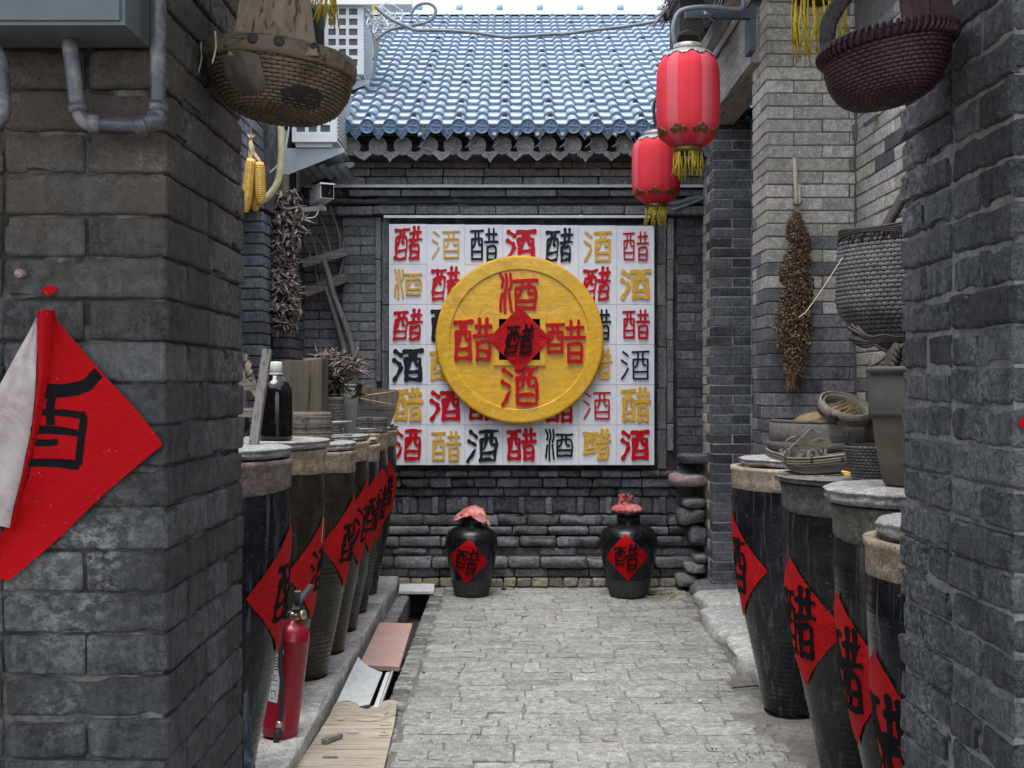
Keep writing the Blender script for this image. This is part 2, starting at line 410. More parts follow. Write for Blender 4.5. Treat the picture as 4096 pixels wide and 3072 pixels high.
# ---------------------------------------------------------------- blocks (bricks, stones)
_bm = {}
def brick_mesh(dx, dy, dz, var, detail, mat, rough=1.0):
    key = (round(dx, 2), round(dy, 2), round(dz, 3), var, detail, mat.name, rough)
    if key in _bm: return _bm[key]
    kx, ky, kz = key[:3]; kx = max(kx, .01); ky = max(ky, .01); kz = max(kz, .01)
    bm = bmesh.new(); bmesh.ops.create_cube(bm, size=1)
    for v_ in bm.verts: v_.co = Vector((v_.co.x*kx, v_.co.y*ky, v_.co.z*kz))
    seed = hash(key[:4]) % 997 * 1.37
    if detail == 0:
        bmesh.ops.bevel(bm, geom=bm.edges[:], offset=min(.0045, kz*.12), segments=1, affect='EDGES')
        for v_ in bm.verts: v_.co += Vector((noise.noise(v_.co*9+Vector((seed,0,0))), noise.noise(v_.co*9+Vector((0,seed,0))), noise.noise(v_.co*12+Vector((0,0,seed))))) * .0045 * rough
    else:
        bv = min(.0035*(.6+.5*rough), kz*.12)
        bmesh.ops.bevel(bm, geom=bm.edges[:], offset=bv, segments=1, affect='EDGES')
        for ax, L in ((0, kx), (1, ky), (2, kz)):
            for sgn in (-1, 1):
                no = [0, 0, 0]; no[ax] = 1; co = [0, 0, 0]; co[ax] = sgn*(L/2-bv-min(.006, L*.1))
                bmesh.ops.bisect_plane(bm, geom=bm.verts[:]+bm.edges[:]+bm.faces[:], plane_co=co, plane_no=no)
            nn = max(1, min(5 if detail == 1 else 9, round(L/(.05 if detail == 1 else .028))))
            for k in range(1, nn):
                no = [0, 0, 0]; no[ax] = 1; co = [0, 0, 0]; co[ax] = -L/2 + L*k/nn
                bmesh.ops.bisect_plane(bm, geom=bm.verts[:]+bm.edges[:]+bm.faces[:], plane_co=co, plane_no=no)
        r_ = min(.0042*rough, kz*.15)
        for v_ in bm.verts:
            c = v_.co.copy(); nrm = Vector((0,0,0)); e = 0
            for ax, L in ((0, kx), (1, ky), (2, kz)):
                if abs(c[ax]) > L/2 - bv*1.2: nrm[ax] = 1 if c[ax] > 0 else -1; e += 1
            d = -r_*.6 * (0, 0, .55, 1.0)[e] * (.6 + 1.6*noise.noise(c*26 + Vector((seed, 3, 1))))
            d2 = .0016*rough*noise.noise(c*14 + Vector((1, seed, 5))) + .0016*rough*noise.noise(c*45 + Vector((1, seed, 5)))
            if e >= 2 and noise.noise(c*11 + Vector((seed, seed, 2))) > .38: d -= .006*rough
            if nrm.length > 0: v_.co = c + nrm*(d*(1 if e > 1 else 0) + d2)
    me = bpy.data.meshes.new('brick'); bm.to_mesh(me); bm.free()
    if detail and mat.name in ('rough_stone', 'kerb_stone', 'brick_plinth'): me.polygons.foreach_set('use_smooth', [True]*len(me.polygons))
    me.materials.append(mat); _bm[key] = me; return me
def block(parent, x0, x1, y0, y1, z0, z1, mat, detail=0, name='brick', gap=.004, rough=1.0, jit=.002, tilt=.004, nvar=4):
    dx, dy, dz = x1-x0-2*gap, y1-y0-2*gap, z1-z0-2*gap
    if min(dx, dy, dz) < .006: return None
    me = brick_mesh(dx, dy, dz, random.randrange(nvar), detail, mat, rough)
    kx, ky, kz = max(round(dx,2),.01), max(round(dy,2),.01), max(round(dz,3),.01)
    return inst(name, me, ((x0+x1)/2+rnd(-jit,jit), (y0+y1)/2+rnd(-jit,jit), (z0+z1)/2), parent,
                (rnd(-tilt,tilt), rnd(-tilt,tilt), rnd(-tilt,tilt)), (dx/kx, dy/ky, dz/kz))

# ---------------------------------------------------------------- Chinese characters as brush strokes
def G_you(x0, x1, y0=0., y1=1.):
    def T(p): return [(x0+(x1-x0)*a, y0+(y1-y0)*b) for a, b in p]
    return [T([(.02,.93),(.98,.95)]), T([(.36,.93),(.36,.66),(.30,.50),(.20,.42)]), T([(.63,.93),(.63,.60),(.68,.50),(.82,.50)]),
            T([(.10,.68),(.11,.02)]), T([(.10,.68),(.90,.70),(.89,.02)]), T([(.12,.27),(.88,.28)]), T([(.11,.04),(.89,.04)])]
def G_xi(x0, x1, y0=0., y1=1.):
    def T(p): return [(x0+(x1-x0)*a, y0+(y1-y0)*b) for a, b in p]
    return [T([(.31,1.0),(.32,.60)]), T([(.69,1.0),(.68,.60)]), T([(.10,.83),(.92,.84)]), T([(0,.59),(1.,.60)]),
            T([(.18,.42),(.19,0)]), T([(.18,.42),(.82,.43),(.81,0)]), T([(.20,.22),(.80,.22)]), T([(.19,.02),(.81,.02)])]
def G_water(x0, x1, seal=False):
    def T(p): return [(x0+(x1-x0)*a, b) for a, b in p]
    if seal: return [T([(.0,1.),(.25,.85),(.15,.68)]), T([(.45,1.),(.62,.8),(.42,.45),(.45,.0)]), T([(.9,1.),(1.0,.8),(.82,.6)]), T([(.15,.5),(.02,.08)]), T([(.8,.5),(1.,.05)])]
    return [T([(.15,.95),(.85,.80)]), T([(.0,.66),(.7,.52)]), T([(.05,.03),(.4,.18),(.8,.40)])]
def glyph(kind, style):
    if kind == 'cu': return G_you(0, .47) + G_xi(.53, 1.)
    if kind == 'cu_drop': return G_you(0, .46, .22, .95) + G_xi(.48, 1., 0, 1.)
    if kind == 'you': return G_you(0, 1)
    return G_water(0, .30, style == 'seal') + G_you(.36, 1., .0 if style != 'seal' else .12, 1. if style != 'seal' else .88)
def strokes(mb, kind, style, W_, mapf, h0, h1, seed=0, size=1.0, slant=0.):
    """brush strokes of a character as raised ribbons; mapf(u, v, h) -> world, u and v in -.5..5"""
    rs = random.Random(seed*31+7); wob = {'bold': .012, 'thin': .004, 'seal': .012, 'brush': .028, 'round': .004}[style]
    ph = rs.uniform(0, 50)
    for si, st in enumerate(glyph(kind, style)):
        n = 5 if len(st) == 2 else 4; pts = []
        P3 = [Vector((a, b, 0)) for a, b in st]
        if len(P3) > 2 and style in ('thin', 'round', 'bold') and st[0][1] > .6 and len(st) == 3:   # box corner: keep crisp
            seq = []
            for k in range(len(P3)-1):
                for j in range(4): seq.append(P3[k].lerp(P3[k+1], j/4))
            seq.append(P3[-1])
        else: seq = spline(P3, n)
        for k, p in enumerate(seq):
            t = k/(len(seq)-1)
            x = p.x + wob*noise.noise(Vector((p.x*5+ph, p.y*5, si*.7)))*2; y = p.y + wob*noise.noise(Vector((p.x*5, p.y*5+ph, 9+si*.7)))*2
            x += slant*(y-.5)
            if style in ('brush', 'bold'): y += .05*(x-.5)*(1 if style == 'brush' else .3)
            ww = W_*{'bold': 1+.25*math.cos(t*math.pi*2), 'thin': 1., 'round': 1., 'seal': 1.0, 'brush': 1.15-.5*t+.25*math.cos(t*7+si)}[style]
            pts.append((x, y, max(ww, W_*.35)))
        # extend ends a little, round caps
        hh = h1 + .00035*(si+1); L = []; Rr = []
        for k, (x, y, ww) in enumerate(pts):
            a = pts[max(k-1, 0)]; b = pts[min(k+1, len(pts)-1)]
            dx, dy = b[0]-a[0], b[1]-a[1]; d = math.hypot(dx, dy) or 1; nx, ny = -dy/d, dx/d
            L.append((x+nx*ww/2, y+ny*ww/2)); Rr.append((x-nx*ww/2, y-ny*ww/2))
        def cap(p, q, w_):
            dx, dy = p[0]-q[0], p[1]-q[1]; d = math.hypot(dx, dy) or 1; dx, dy = dx/d, dy/d
            r_ = w_/2*(.9 if style != 'thin' else .25)
            return [(p[0]+dx*r_*.75-dy*w_*.36, p[1]+dy*r_*.75+dx*w_*.36), (p[0]+dx*r_*1.05, p[1]+dy*r_*1.05), (p[0]+dx*r_*.75+dy*w_*.36, p[1]+dy*r_*.75-dx*w_*.36)]
        ce = cap(pts[-1], pts[-2], pts[-1][2]); cs = cap(pts[0], pts[1], pts[0][2])
        f = lambda p, h: mapf((p[0]-.5)*size, (p[1]-.5)*size, h)
        n_ = len(pts); sm = mb.smooth; mb.smooth = False
        i = len(mb.v)
        for k in range(n_): mb.v += [tuple(f(L[k], hh)), tuple(f(Rr[k], hh))]
        for k in range(n_-1): mb.face((i+2*k, i+2*k+1, i+2*k+3, i+2*k+2))
        def capf(c, ia, ib):
            j = len(mb.v); mb.v += [tuple(f(p, hh)) for p in c]; mb.face((ia, j, j+1, j+2, ib))
        capf(cs, i+1, i) if False else capf([cs[2], cs[1], cs[0]][::-1] if True else cs, i+1, i)
        capf(ce, i+2*(n_-1), i+2*(n_-1)+1)
        out = L + ce + Rr[::-1] + cs; m_ = len(out); j = len(mb.v)
        for p in out: mb.v += [tuple(f(p, hh)), tuple(f(p, h0))]
        for k in range(m_):
            k2 = (k+1) % m_; mb.face((j+2*k, j+2*k2, j+2*k2+1, j+2*k+1))
        mb.smooth = sm

# ================================================================ THE GROUND
mb = MB(); mb.smooth = False
mb.box(-40, -.735, -30, 60, -.5, -.03); mb.box(-.575, 1.9, -30, 60, -.5, -.006); mb.box(1.9, 40, -30, 60, -.5, -.03); mb.box(-.735, -.575, -30, 60, -.6, -.26)
g = mb.build('ground', M['joint']); g['kind'] = 'structure'
mb = MB(); mb.smooth = False; mb.box(-.733, -.577, 2.6, 8.4, -.255, -.19)
o = mb.build('drain_bed', M['soil']); o['kind'] = 'structure'
# sunken sides of the drain are the ground slabs themselves

road = thing('paved_path', 'worn pale grey brick paving between the two rows of jars', 'paving', (.4, 6, 0), kind='structure')
def right_edge(Y): return 1.19 + .10*max(0, min(1, (Y-5.6)/2.4)) if Y > 5.5 else 1.19 + (5.5-Y)*.2
rows = []; y = 8.42
while y > 4.25:
    d = rnd(.075, .125) if rnd(0,1) < .85 else rnd(.14, .19)
    rows.append((y-d, y)); y -= d
np_ = 0; extra = MB()
for ri, (y0, y1) in enumerate(rows):
    x = -.485 + rnd(-.02, .02); X1 = right_edge((y0+y1)/2) - .03
    if y1 < 5.2: X1 = min(X1, 1.05+.1*(5.2-y1)*2)
    while x < X1 - .08:
        L = rnd(.2, .36) if rnd(0,1) < .75 else rnd(.11, .19)
        L = min(L, X1 - x)
        if L < .07: break
        worn = ns(x, y0, 3., 1.4) + .12*(x > .7)
        top = rnd(-.001, .004) - (.0015 if worn > .4 else 0) + .004*(x < -.2)
        if np_ < 298:
            block(road, x, x+L, y0, y1, -.05, top, M['paver'], 1, 'paving_brick', gap=.0018, rough=.8, tilt=.004, nvar=3); np_ += 1
        else:
            extra.box(x+.003, x+L-.003, y0+.003, y1-.003, -.05, top)
        x += L
y = 4.25
while y > 2.4:
    x = -.48
    while x < 1.1: extra.box(x+.003, x+.277, y-.097, y-.003, -.05, rnd(-.002, .003)); x += .28
    y -= .1
e = extra.build('paving', M['paver'], road); e['kind'] = 'stuff'
gm = MB(); gm.smooth = False
for k in range(900):
    gx, gy = rnd(-.5, 1.3), rnd(4.3, 8.4)
    if ns(gx, gy, 7, 2.2) < .02 + .3*rnd(0, 1) - .35*(gx > 1.05): continue
    s_ = rnd(.001, .0035); Mg = Matrix.Translation((gx, gy, .003)) @ Matrix.Rotation(rnd(0, 3), 4, 'Z'); gm.box(-s_, s_, -s_*rnd(.4, 1), s_, -.003, s_*.8, Mg)
e = one(gm, 'grit', M['joint'], 'scattered grit and crumbs on the paving', 'grit'); e['kind'] = 'stuff'

# drain edging
dr = thing('drain_edging', 'two rows of small worn bricks lining the open drain by the kerb', 'drain edging', (-.6, 6, 0), kind='structure')
y = 8.35
while y > 4.4:
    d = rnd(.05, .09); block(dr, -.59, -.487, y-d, y, -.12, rnd(-.004, .008), M['stone'] if rnd(0,1)<.5 else M['paver'], 1, 'edging_brick', rough=1.3, tilt=.02, nvar=3); y -= d+.004
y = 8.35
while y > 4.6:
    d = rnd(.12, .24); block(dr, -.82, -.725, y-d, y, -.14, rnd(-.004, .006), M['stone'] if rnd(0,1)<.5 else M['paver'], 1, 'edging_brick', rough=1.3, tilt=.015, nvar=3); y -= d+.006

# left kerb: long pale slabs
kb = thing('left_kerb', 'long pale stone kerb carrying the left row of tall jars', 'kerb', (-1.2, 5.5, 0), kind='structure')
ys = [8.36, 7.3, 6.35, 5.55, 4.55, 3.6, 2.55]
for a, b in zip(ys[1:], ys[:-1]):
    block(kb, -1.75, -.83, a, b, -.2, .09, M['kerb'], 2 if b < 6 else 1, 'kerb_stone', gap=.003, rough=1.2, nvar=1, tilt=.0)

# right kerb boulders
kr = thing('right_kerb', 'uneven rounded kerb stones under the right doorway', 'kerb', (1.6, 7, 0), kind='structure')
def boulder(parent, name, cx, cy, cz, sx, sy, sz, mat, seed=0, n=18, amp=.18, pw=.6):
    mb = MB()
    def f(u, v):
        a = 2*math.pi*u; b = math.pi*(v-.5)
        cx_, sx_ = math.cos(a), math.sin(a); cb, sb = math.cos(b), math.sin(b)
        sg = lambda q, e: math.copysign(abs(q)**e, q)
        p = Vector((sg(cb, pw)*sg(cx_, pw), sg(cb, pw)*sg(sx_, pw), sg(sb, pw)))
        k = 1 + amp*noise.noise(p*1.6+Vector((seed*3.1, 0, 0))) + amp*.4*noise.noise(p*5+Vector((0, seed*3.1, 0)))
        return (cx+p.x*sx/2*k, cy+p.y*sy/2*k, cz+p.z*sz/2*k)
    mb.grid(f, n, n//2); return mb.build(name, mat, parent)
for i, (cy, sy, x0) in enumerate([(8.1, .5, 1.32), (7.55, .55, 1.27), (6.85, .85, 1.21), (6.1, .62, 1.2), (5.6, .42, 1.24)]):
    boulder(kr, 'kerb_stone', x0+.42, cy, .01+(.005*i % .01), .9, sy, .17, M['kerb'] if i != 0 else M['stone'], i, 22, .10, .35)
mb = MB(); mb.smooth = False; mb.box(1.42, 3.6, 6.3, 8.6, -.02, .075)
o = mb.build('doorway_floor', M['kerb'], kr)

# ================================================================ NEAR GATE PILLARS
CH = .0723
def gate_pillar(name, label, xin, side, z0k, mat, loc, rough):
    """xin: the face on the passage; side=-1: the pillar lies to the left of it"""
    t = thing(name, label, 'brick pillar', loc)
    Y0, Y1 = 1.955, 2.52
    mb = MB(); mb.smooth = False
    a, b = sorted((xin + side*.011, xin + side*.575)); mb.box(a, b, Y0+.011, Y1-.011, -.2, 2.9)
    mb.build('mortar_core', M['mortarnr'] if side < 0 else M['mortarnl'], t)
    k = -20
    while k < 22:
        zt = z0k - CH*k; k += 1
        if zt > 2.82 or zt < .5: continue
        z1, zb = zt, zt - CH; even = (k % 2 == 1); o = rnd(-.003, .003)
        def bx(xa, xb, ya, yb):
            xa_, xb_ = sorted((xin + side*xa, xin + side*xb)); s_ = rnd(-.0035, .0035)*rough
            block(t, xa_+s_, xb_+s_, ya+rnd(-.003,.003)*rough, yb, zb, z1, mat, 2, 'brick', gap=  .0022 if side < 0 else .003, rough=rough, tilt=.004*rough, nvar=5)
        if even:
            bx(0, .142, Y0, Y0+.28); bx(.142, .285, Y0, Y0+.28); bx(.285, .57, Y0, Y0+.14)
            bx(0, .28, Y0+.285, Y1)
        else:
            bx(0, .285, Y0, Y0+.142); bx(0, .2, Y0+.142, Y0+.28); bx(.285, .43, Y0, Y0+.2); bx(.43, .57, Y0, Y0+.2)
            bx(0, .28, Y0+.285, Y0+.42); bx(0, .28, Y0+.42, Y1)
    return t
pl = gate_pillar('gate_pillar', 'dark grey brick pillar left of the passage, behind the peeling poster', -.594, -1, 1.5013, M['near'], (-.88, 2.2, 0), .8)
pr = gate_pillar('gate_pillar', 'rough dark brick pillar along the right edge, beside the stacked clay pot', .86, 1, 1.5306, M['nearR'], (1.15, 2.2, 0), 1.5)
# unseen roof over the gate passage, its depth shaped to shade the pillars
gr = thing('gate_shade_roof', 'unseen timber ceiling over the gate passage, shaped to shade the pillars', 'roof', (0, 2.6, 2.95))
for k in range(9):
    mb = MB(); mb.box(-2.6, 2.6, .55+k*.18, .55+k*.18+.175, 3.02, 3.06); mb.build('board', M['beamdk'], gr)
for x in (-1.2, -.5, .2, .75, 1.5):
    mb = MB(); mb.box(x-.05, x+.05, .55, 2.15, 2.92, 3.017); mb.build('rafter', M['beamdk'], gr)
# walls running out from the gate pillars on both sides
for s_, nm, lb in ((-1, 'gate_wall', 'plain dark masonry continuing left of the left gate pillar'), (1, 'gate_wall', 'plain dark masonry continuing right of the right gate pillar')):
    x0 = -.594 if s_ < 0 else .86
    a, b = sorted((x0 + s_*.585, x0 + s_*3.2)); mb = MB(); mb.smooth = False; mb.box(a, b, 1.98, 2.5, -.2, 3.0)
    one(mb, nm, M['near'], lb, 'wall')
# narrow timber post at the far left edge of the frame
mb = MB(); mb.box(-.935, -.885, 1.90, 1.953, -.1, 2.0)
# ================================================================ THE END WALL
YW = 8.48
wall = thing('end_wall', 'old grey brick wall closing the alley behind the white sign panel', 'wall', (0, YW, 0))
mb = MB(); mb.smooth = False
mb.box(-2.6, 3.2, YW+.09, YW+.4, -.3, zP(640, YW)+.05)       # core behind everything
mb.box(-1.27, -1.0, YW-.012, YW+.09, .85, 2.75); mb.box(1.215, 1.5, YW+.008, YW+.09, .85, 2.75)
mb.box(-1.0, 1.215, YW+.01, YW+.09, .85, 2.9)
mb.build('mortar_core', M['mortardk'], wall)
zc = zP(1070*.5+0, YW)
# recessed bay left
def courses(parent, xs0, xs1, y0, y1, za, zb, ch, mat, fn='EB', L=.285, name='brick', rough=1., gap=.0035, phase=0, detail=0, matfn=None, keep=None, ends=True):
    z = zb; r = phase
    while z > za + ch*.4:
        l = L if (fn == 'R' or r % 2 == 0) else L/2
        off = 0 if fn != 'R' or r % 2 == 0 else L/2
        x = xs0 - (off if off else 0)
        while x < xs1 - .02:
            a, b = max(x, xs0), min(x+l, xs1)
            if xs1 - b < .045: b = xs1
            if b - a > .03 and (keep is None or keep((a+b)/2, z-ch/2)):
                m_ = matfn((a+b)/2, z-ch/2) if matfn else mat
                block(parent, a, b, y0, y1, z-ch, z, m_, detail, name, gap=gap, rough=rough, nvar=4)
            x = b
        z -= ch; r += 1
courses(wall, -1.60, -1.272, YW+.07, YW+.17, .85, 2.98, .0711, M['back'])
courses(wall, -1.268, -1.005, YW-.02, YW+.08, .85, 2.745, .0711, M['back'], L=.263)
courses(wall, 1.232, 1.56, YW, YW+.1, .5, 2.745, .0711, M['darkb'], L=.285, phase=1)
# vertical bricks on end, two strips at each side of the panel
def soldiers(px0, px1, yoff, zt, zb_, ln, m_):
    z = zt; x0, x1 = xP(px0, YW), xP(px1, YW)
    while z > zb_+.05:
        l = min(ln*rnd(.92, 1.08), z-zb_); block(wall, x0, x1, YW+yoff, YW+yoff+.08, z-l, z, m_, 0, 'upright_brick', gap=.002); z -= l
soldiers(1503, 1527, -.045, 2.74, 1.48, .31, M['back']); soldiers(1527, 1560, -.015, 2.74, .86, .33, M['back'])
soldiers(2628, 2665, -.015, 2.74, .86, .33, M['back']); soldiers(2665, 2692, -.045, 2.74, 1.0, .31, M['back'])
# coping and string courses above the panel
def crow(y_top, y_bot, Yf, x0, x1, L, mat, rough=1.3, detail=1, name='brick', gap=.003):
    z1, z0 = zP(y_top, Yf), zP(y_bot, Yf); x = x0
    while x < x1-.03:
        l = min(L*rnd(.9, 1.1), x1-x)
        block(wall, x, x+l, Yf+rnd(-.006, .006), YW+.12, z0+rnd(-.002,.002), z1, mat, detail, name, gap=gap, rough=rough, nvar=3); x += l
crow(822, 858, YW-.10, -1.30, 1.56, .30, M['back'], .9)
crow(792, 818, YW+.02, -1.62, 1.56, .25, M['back'], .7)
crow(757, 786, YW-.03, -1.22, 1.56, .40, M['back'], .9)
crow(706, 742, YW-.02, -1.36, 1.56, .285, M['backtop'], .7); crow(672, 705, YW-.02, -1.36, 1.56, .29, M['backtop'], .7); crow(636, 671, YW-.02, -1.30, 1.56, .285, M['backtop'], .7)
crow(600, 635, YW-.02, -1.36, 1.56, .29, M['backtop'], .7)
crow(560, 599, YW+.02, -1.36, 1.56, .285, M['darkb'])
# the stepped plinth: (photo y top, y bottom, proud, brick length, material)
PL = [(1880, 1908, .06, .17, 'plinth', 2.6), (1911, 1950, .03, .19, 'plinth', 1.6), (1950, 1987, -.01, .22, 'plinth', 1.3),
      (1987, 2058, -.035, .19, 'plinth', 1.6), (2060, 2102, .02, .27, 'plinth', 2.2), (2104, 2138, .05, .27, 'plinth', 2.2), (2141, 2182, .10, .27, 'plinth', 2.4),
      (2185, 2217, .08, .27, 'plinth', 1.6), (2218, 2262, .15, .28, 'plinth', 2.6), (2264, 2300, .11, .25, 'plinth', 1.0), (2300, 2338, .14, .11, 'ochre', 2.0)]
mb = MB(); mb.smooth = False; mb.box(-2.6, 1.6, YW+.06, YW+.3, -.2, zP(1878, YW)); mb.box(-2.6, 1.6, YW-.07, YW+.1, -.2, zP(2185, YW)); mb.build('plinth_core', M['mortardk'], wall)
for (a, b, pr_, L, mt, rg) in PL:
    Yf = YW - pr_; x = -1.75
    while x < 1.56:
        l = L*rnd(.8, 1.25)
        if a == 1987:
            pass
        block(wall, x, min(x+l, 1.6), Yf+rnd(-.012, .012)*(rg > 1.4), YW+.12, zP(b, YW)+.001, zP(a, YW)+rnd(-.004,.003), M[mt], 1, 'plinth_brick', gap=.003, rough=rg, tilt=.006, nvar=5)
        x += l
    if a == 1987:
        x = -1.7
        while x < 1.5:
            block(wall, x, x+.055, YW-.015, YW+.1, zP(b, YW), zP(a, YW), M['plinth'], 1, 'plinth_brick', rough=1.3, nvar=3); x += rnd(.19, .24)
# loose stones where plinth meets the right jamb
for i, (px, py, w_, h_, m_) in enumerate([(2755, 1922, .27, .095, 'pink'), (2775, 2012, .18, .07, 'stone'), (2765, 2065, .2, .12, 'stone'), (2790, 2140, .14, .14, 'plinth'), (2790, 1835, .26, .07, 'plinth'), (2780, 2270, .16, .08, 'stone'), (2745, 2320, .15, .09, 'stone'), (2800, 2230, .11, .07, 'stone')]):
    p = at(px, py, 8.28); boulder(wall, 'loose_stone', p.x, 8.36, p.z, w_, .32, h_, M[m_], i+3, 16, .22, .5)

# conduits
def flatrail(name, label, px0, px1, py0, py1, Y, mat, cat='conduit', d=.02):
    mb = MB(); a, b = xP(px0, Y), xP(px1, Y); mb.box(a, b, Y, Y+d, zP(py1, Y), zP(py0, Y))
    x = a + .55
    while x < b: mb.box(x-.012, x+.012, Y-.003, Y+d, zP(py1, Y)-.002, zP(py0, Y)+.002); x += .9
    return one(mb, name, mat, label, cat)
flatrail('wall_conduit', 'long white flat conduit high across the end wall', 1215, 2822, 738, 749, YW-.07, M['rail'])
flatrail('metal_strip', 'thin white metal strip just above the lettered panel', 1535, 2600, 861, 871, YW-.13, M['rail'], 'strip')
mb = MB(); mb.tube([at(x, 811+2*math.sin(x*.01), YW-.055) for x in range(1240, 2840, 60)], .012, 8)
for x in range(1400, 2800, 240): mb.tube([at(x, 801, YW-.05), at(x, 821, YW-.05)], .006, 5)
one(mb, 'wall_pipe', M['black'], 'thin black pipe across the end wall below the white conduit', 'pipe')
mb = MB(); mb.tube(spline([at(x, y, YW-.08) for x, y in ((2640, 800), (2700, 815), (2770, 795), (2840, 790))], 8), .02, 8)
mb.tube(spline([at(x, y, YW-.1) for x, y in ((2690, 840), (2760, 815), (2830, 785), (2850, 760))], 8), .012, 8)
one(mb, 'ribbed_cable', M['cable'], 'grey ribbed cable pair running from lanterns to the right jamb', 'cable')

# ================================================================ LETTERED SIGN PANEL
YP = 8.37
pan = thing('sign_panel', 'white panel of square boards lettered red, gold and black', 'sign', (.08, YP, 0))
X0, X1, ZT, ZB = xP(1556, YP), xP(2617, YP), zP(896, YP), zP(1861, YP)
mb = MB(); mb.smooth = False; mb.box(X0+.004, X1-.004, YP+.012, YP+.035, ZB+.004, ZT-.004); mb.build('backing', M['iron'], pan)
tw, th = (X1-X0)/7, (ZT-ZB)/6
K = {'a': 'cu', 'j': 'jiu', 'd': 'cu_drop', 'y': 'you'}; COL = {'R': 'chR', 'Y': 'chY', 'K': 'chK'}; ST = {'b': 'bold', 't': 'thin', 's': 'seal', 'c': 'brush', 'r': 'round'}
G = ["aRc jYt aKr jRb aKc jYr aRt", "jYs aRc --- --- --- aRc jYb", "aRc aKb --- --- --- aKr aRr",
     "jKb aYb --- --- --- aYc jKt", "aYb jRb aRb --- aRb jRt aYb", "jRc aYr jKc aRb jKs dYc jRb"]
tile_me = {}
for r_, row in enumerate(G):
    for c_, s_ in enumerate(row.split()):
        x0 = X0 + c_*tw; z1 = ZT - r_*th - .0035*c_*(0 if r_ else .6); z0 = z1 - th + .001
        mb = MB(); mb.smooth = False; yo = rnd(-.0015, .0015)
        mb.box(x0+.0008, x0+tw-.0008, YP+yo, YP+.012+yo*.2, z0+.0008, z1-.0008)
        t_ = mb.build('white_board', M['white'], pan)
        if s_ == '---': continue
        kd, cl, st = K[s_[0]], COL[s_[1]], ST[s_[2]]
        W_ = {'bold': .135, 'thin': .056, 'seal': .068, 'brush': .115, 'round': .086}[st] * (.85 if kd == 'cu' else 1)
        sx_, sz_ = rnd(.92, 1.04), rnd(.92, 1.08); cxm = x0+tw/2 + rnd(-.004,.004); czm = (z0+z1)/2 + rnd(-.005,.005); yf = YP+yo
        mb = MB(); strokes(mb, kd, st, W_, lambda u, v, h: (cxm+u*.96*sx_, yf-.0005-h, czm+v*sz_), -.0, .008, seed=r_*7+c_, size=.215, slant=.08 if st == 'brush' else 0)
        mb.build('character', M[cl], t_)

# the big coin
YC = 8.30
cc = at(2078, 1358, YC); Rc = 336/F*YC
coin = thing('coin_sign', 'huge round yellow painted coin mounted over the white lettered panel', 'coin sign', (cc.x, YC, cc.z))
RX = Matrix.Translation((cc.x, YC, cc.z)) @ Matrix.Rotation(R(90), 4, 'X')
def ringprof(mb, prof, n=96, holew=None):
    mb.lathe(prof, (0,0,0), n, M=RX)
# disc face with a square hole: polar grid from the square to the circle
hs = .078/.63*Rc*1.05
mb = MB()
def facef(u, v, r1, yoff):
    a = 2*math.pi*u; k = .19/max(abs(math.cos(a)), abs(math.sin(a)))
    r = k + (r1-k)*v; return (cc.x + r*math.cos(a), YC+yoff + .001*ns(r*math.cos(a)*6, r*math.sin(a)*6, 1), cc.z + r*math.sin(a))
mb.grid(lambda u, v: facef(u, v, Rc*.83, 0), 120, 12)
mb.grid(lambda u, v: (lambda p, q: tuple(p))((cc.x+Rc*.83*math.cos(2*math.pi*u), YC - .008*v, cc.z+Rc*.83*math.sin(2*math.pi*u)), 0), 120, 1)
mb.build('coin_face', M['coin'], coin)
mb = MB(); mb.smooth = False
prof = [(.83, -.008), (.84, -.011), (.975, -.011), (.99, -.008), (1., -.002), (1., .05)]
def rimf(u, v):
    k = v*(len(prof)-1); i = min(int(k), len(prof)-2); t = k-i; r = (prof[i][0]*(1-t)+prof[i+1][0]*t)*Rc; d = prof[i][1]*(1-t)+prof[i+1][1]*t
    a = 2*math.pi*u; return (cc.x+r*math.cos(a), YC+d, cc.z+r*math.sin(a))
mb.grid(rimf, 120, 5); mb.build('raised_rim', M['coin'], coin)
mb = MB(); mb.smooth = False; h2 = .19
for s_ in (-1, 1):
    mb.box(cc.x-h2, cc.x+h2, YC-.016, YC+.05, cc.z+s_*h2-.04*(s_ > 0)+.0*s_, cc.z+s_*h2+.04*(s_ < 0))
    a, b = sorted((cc.x+s_*h2, cc.x+s_*(h2-.04))); mb.box(a, b, YC-.0165, YC+.05, cc.z-h2+.04, cc.z+h2-.04)
mb.build('hole_frame', M['coin'], coin)
mb = MB(); mb.box(cc.x-h2+.041, cc.x+h2-.041, YC+.03, YC+.045, cc.z-h2+.041, cc.z+h2-.041); mb.build('dark_hole', M['ink'], coin)
for i, (px, py, kd, st, sz, W_) in enumerate([(2075, 1175, 'jiu', 'seal', .275, .078), (1893, 1358, 'cu', 'bold', .28, .085), (2262, 1365, 'cu_drop', 'round', .285, .072), (2080, 1545, 'jiu', 'brush', .265, .10)]):
    p = at(px, py, YC); mb = MB()
    strokes(mb, kd, st, W_, lambda u, v, h: (p.x+u*.98, YC-.0022-h, p.z+v*1.05), -.002, .014, seed=50+i, size=sz)
    mb.build('character', M['chR'], coin)
p0 = at(2078, 1357, YC); hd = .115*2
pap = MB()
def papf(u, v):
    a, b = u-.5, v-.5; x, z = (a-b)*hd, (a+b)*hd*1.05
    return (p0.x+x, YC-.026-.006*ns(x*14, z*20, 4)-.008*abs(ns(x*6, z*6, 8)), p0.z+z)
pap.grid(papf, 24, 24); pap.grid(lambda u, v: tuple(Vector(papf(u, v))+Vector((0, .0015, 0))), 24, 24)
pp = pap.build('red_paper', M['redj'], coin)
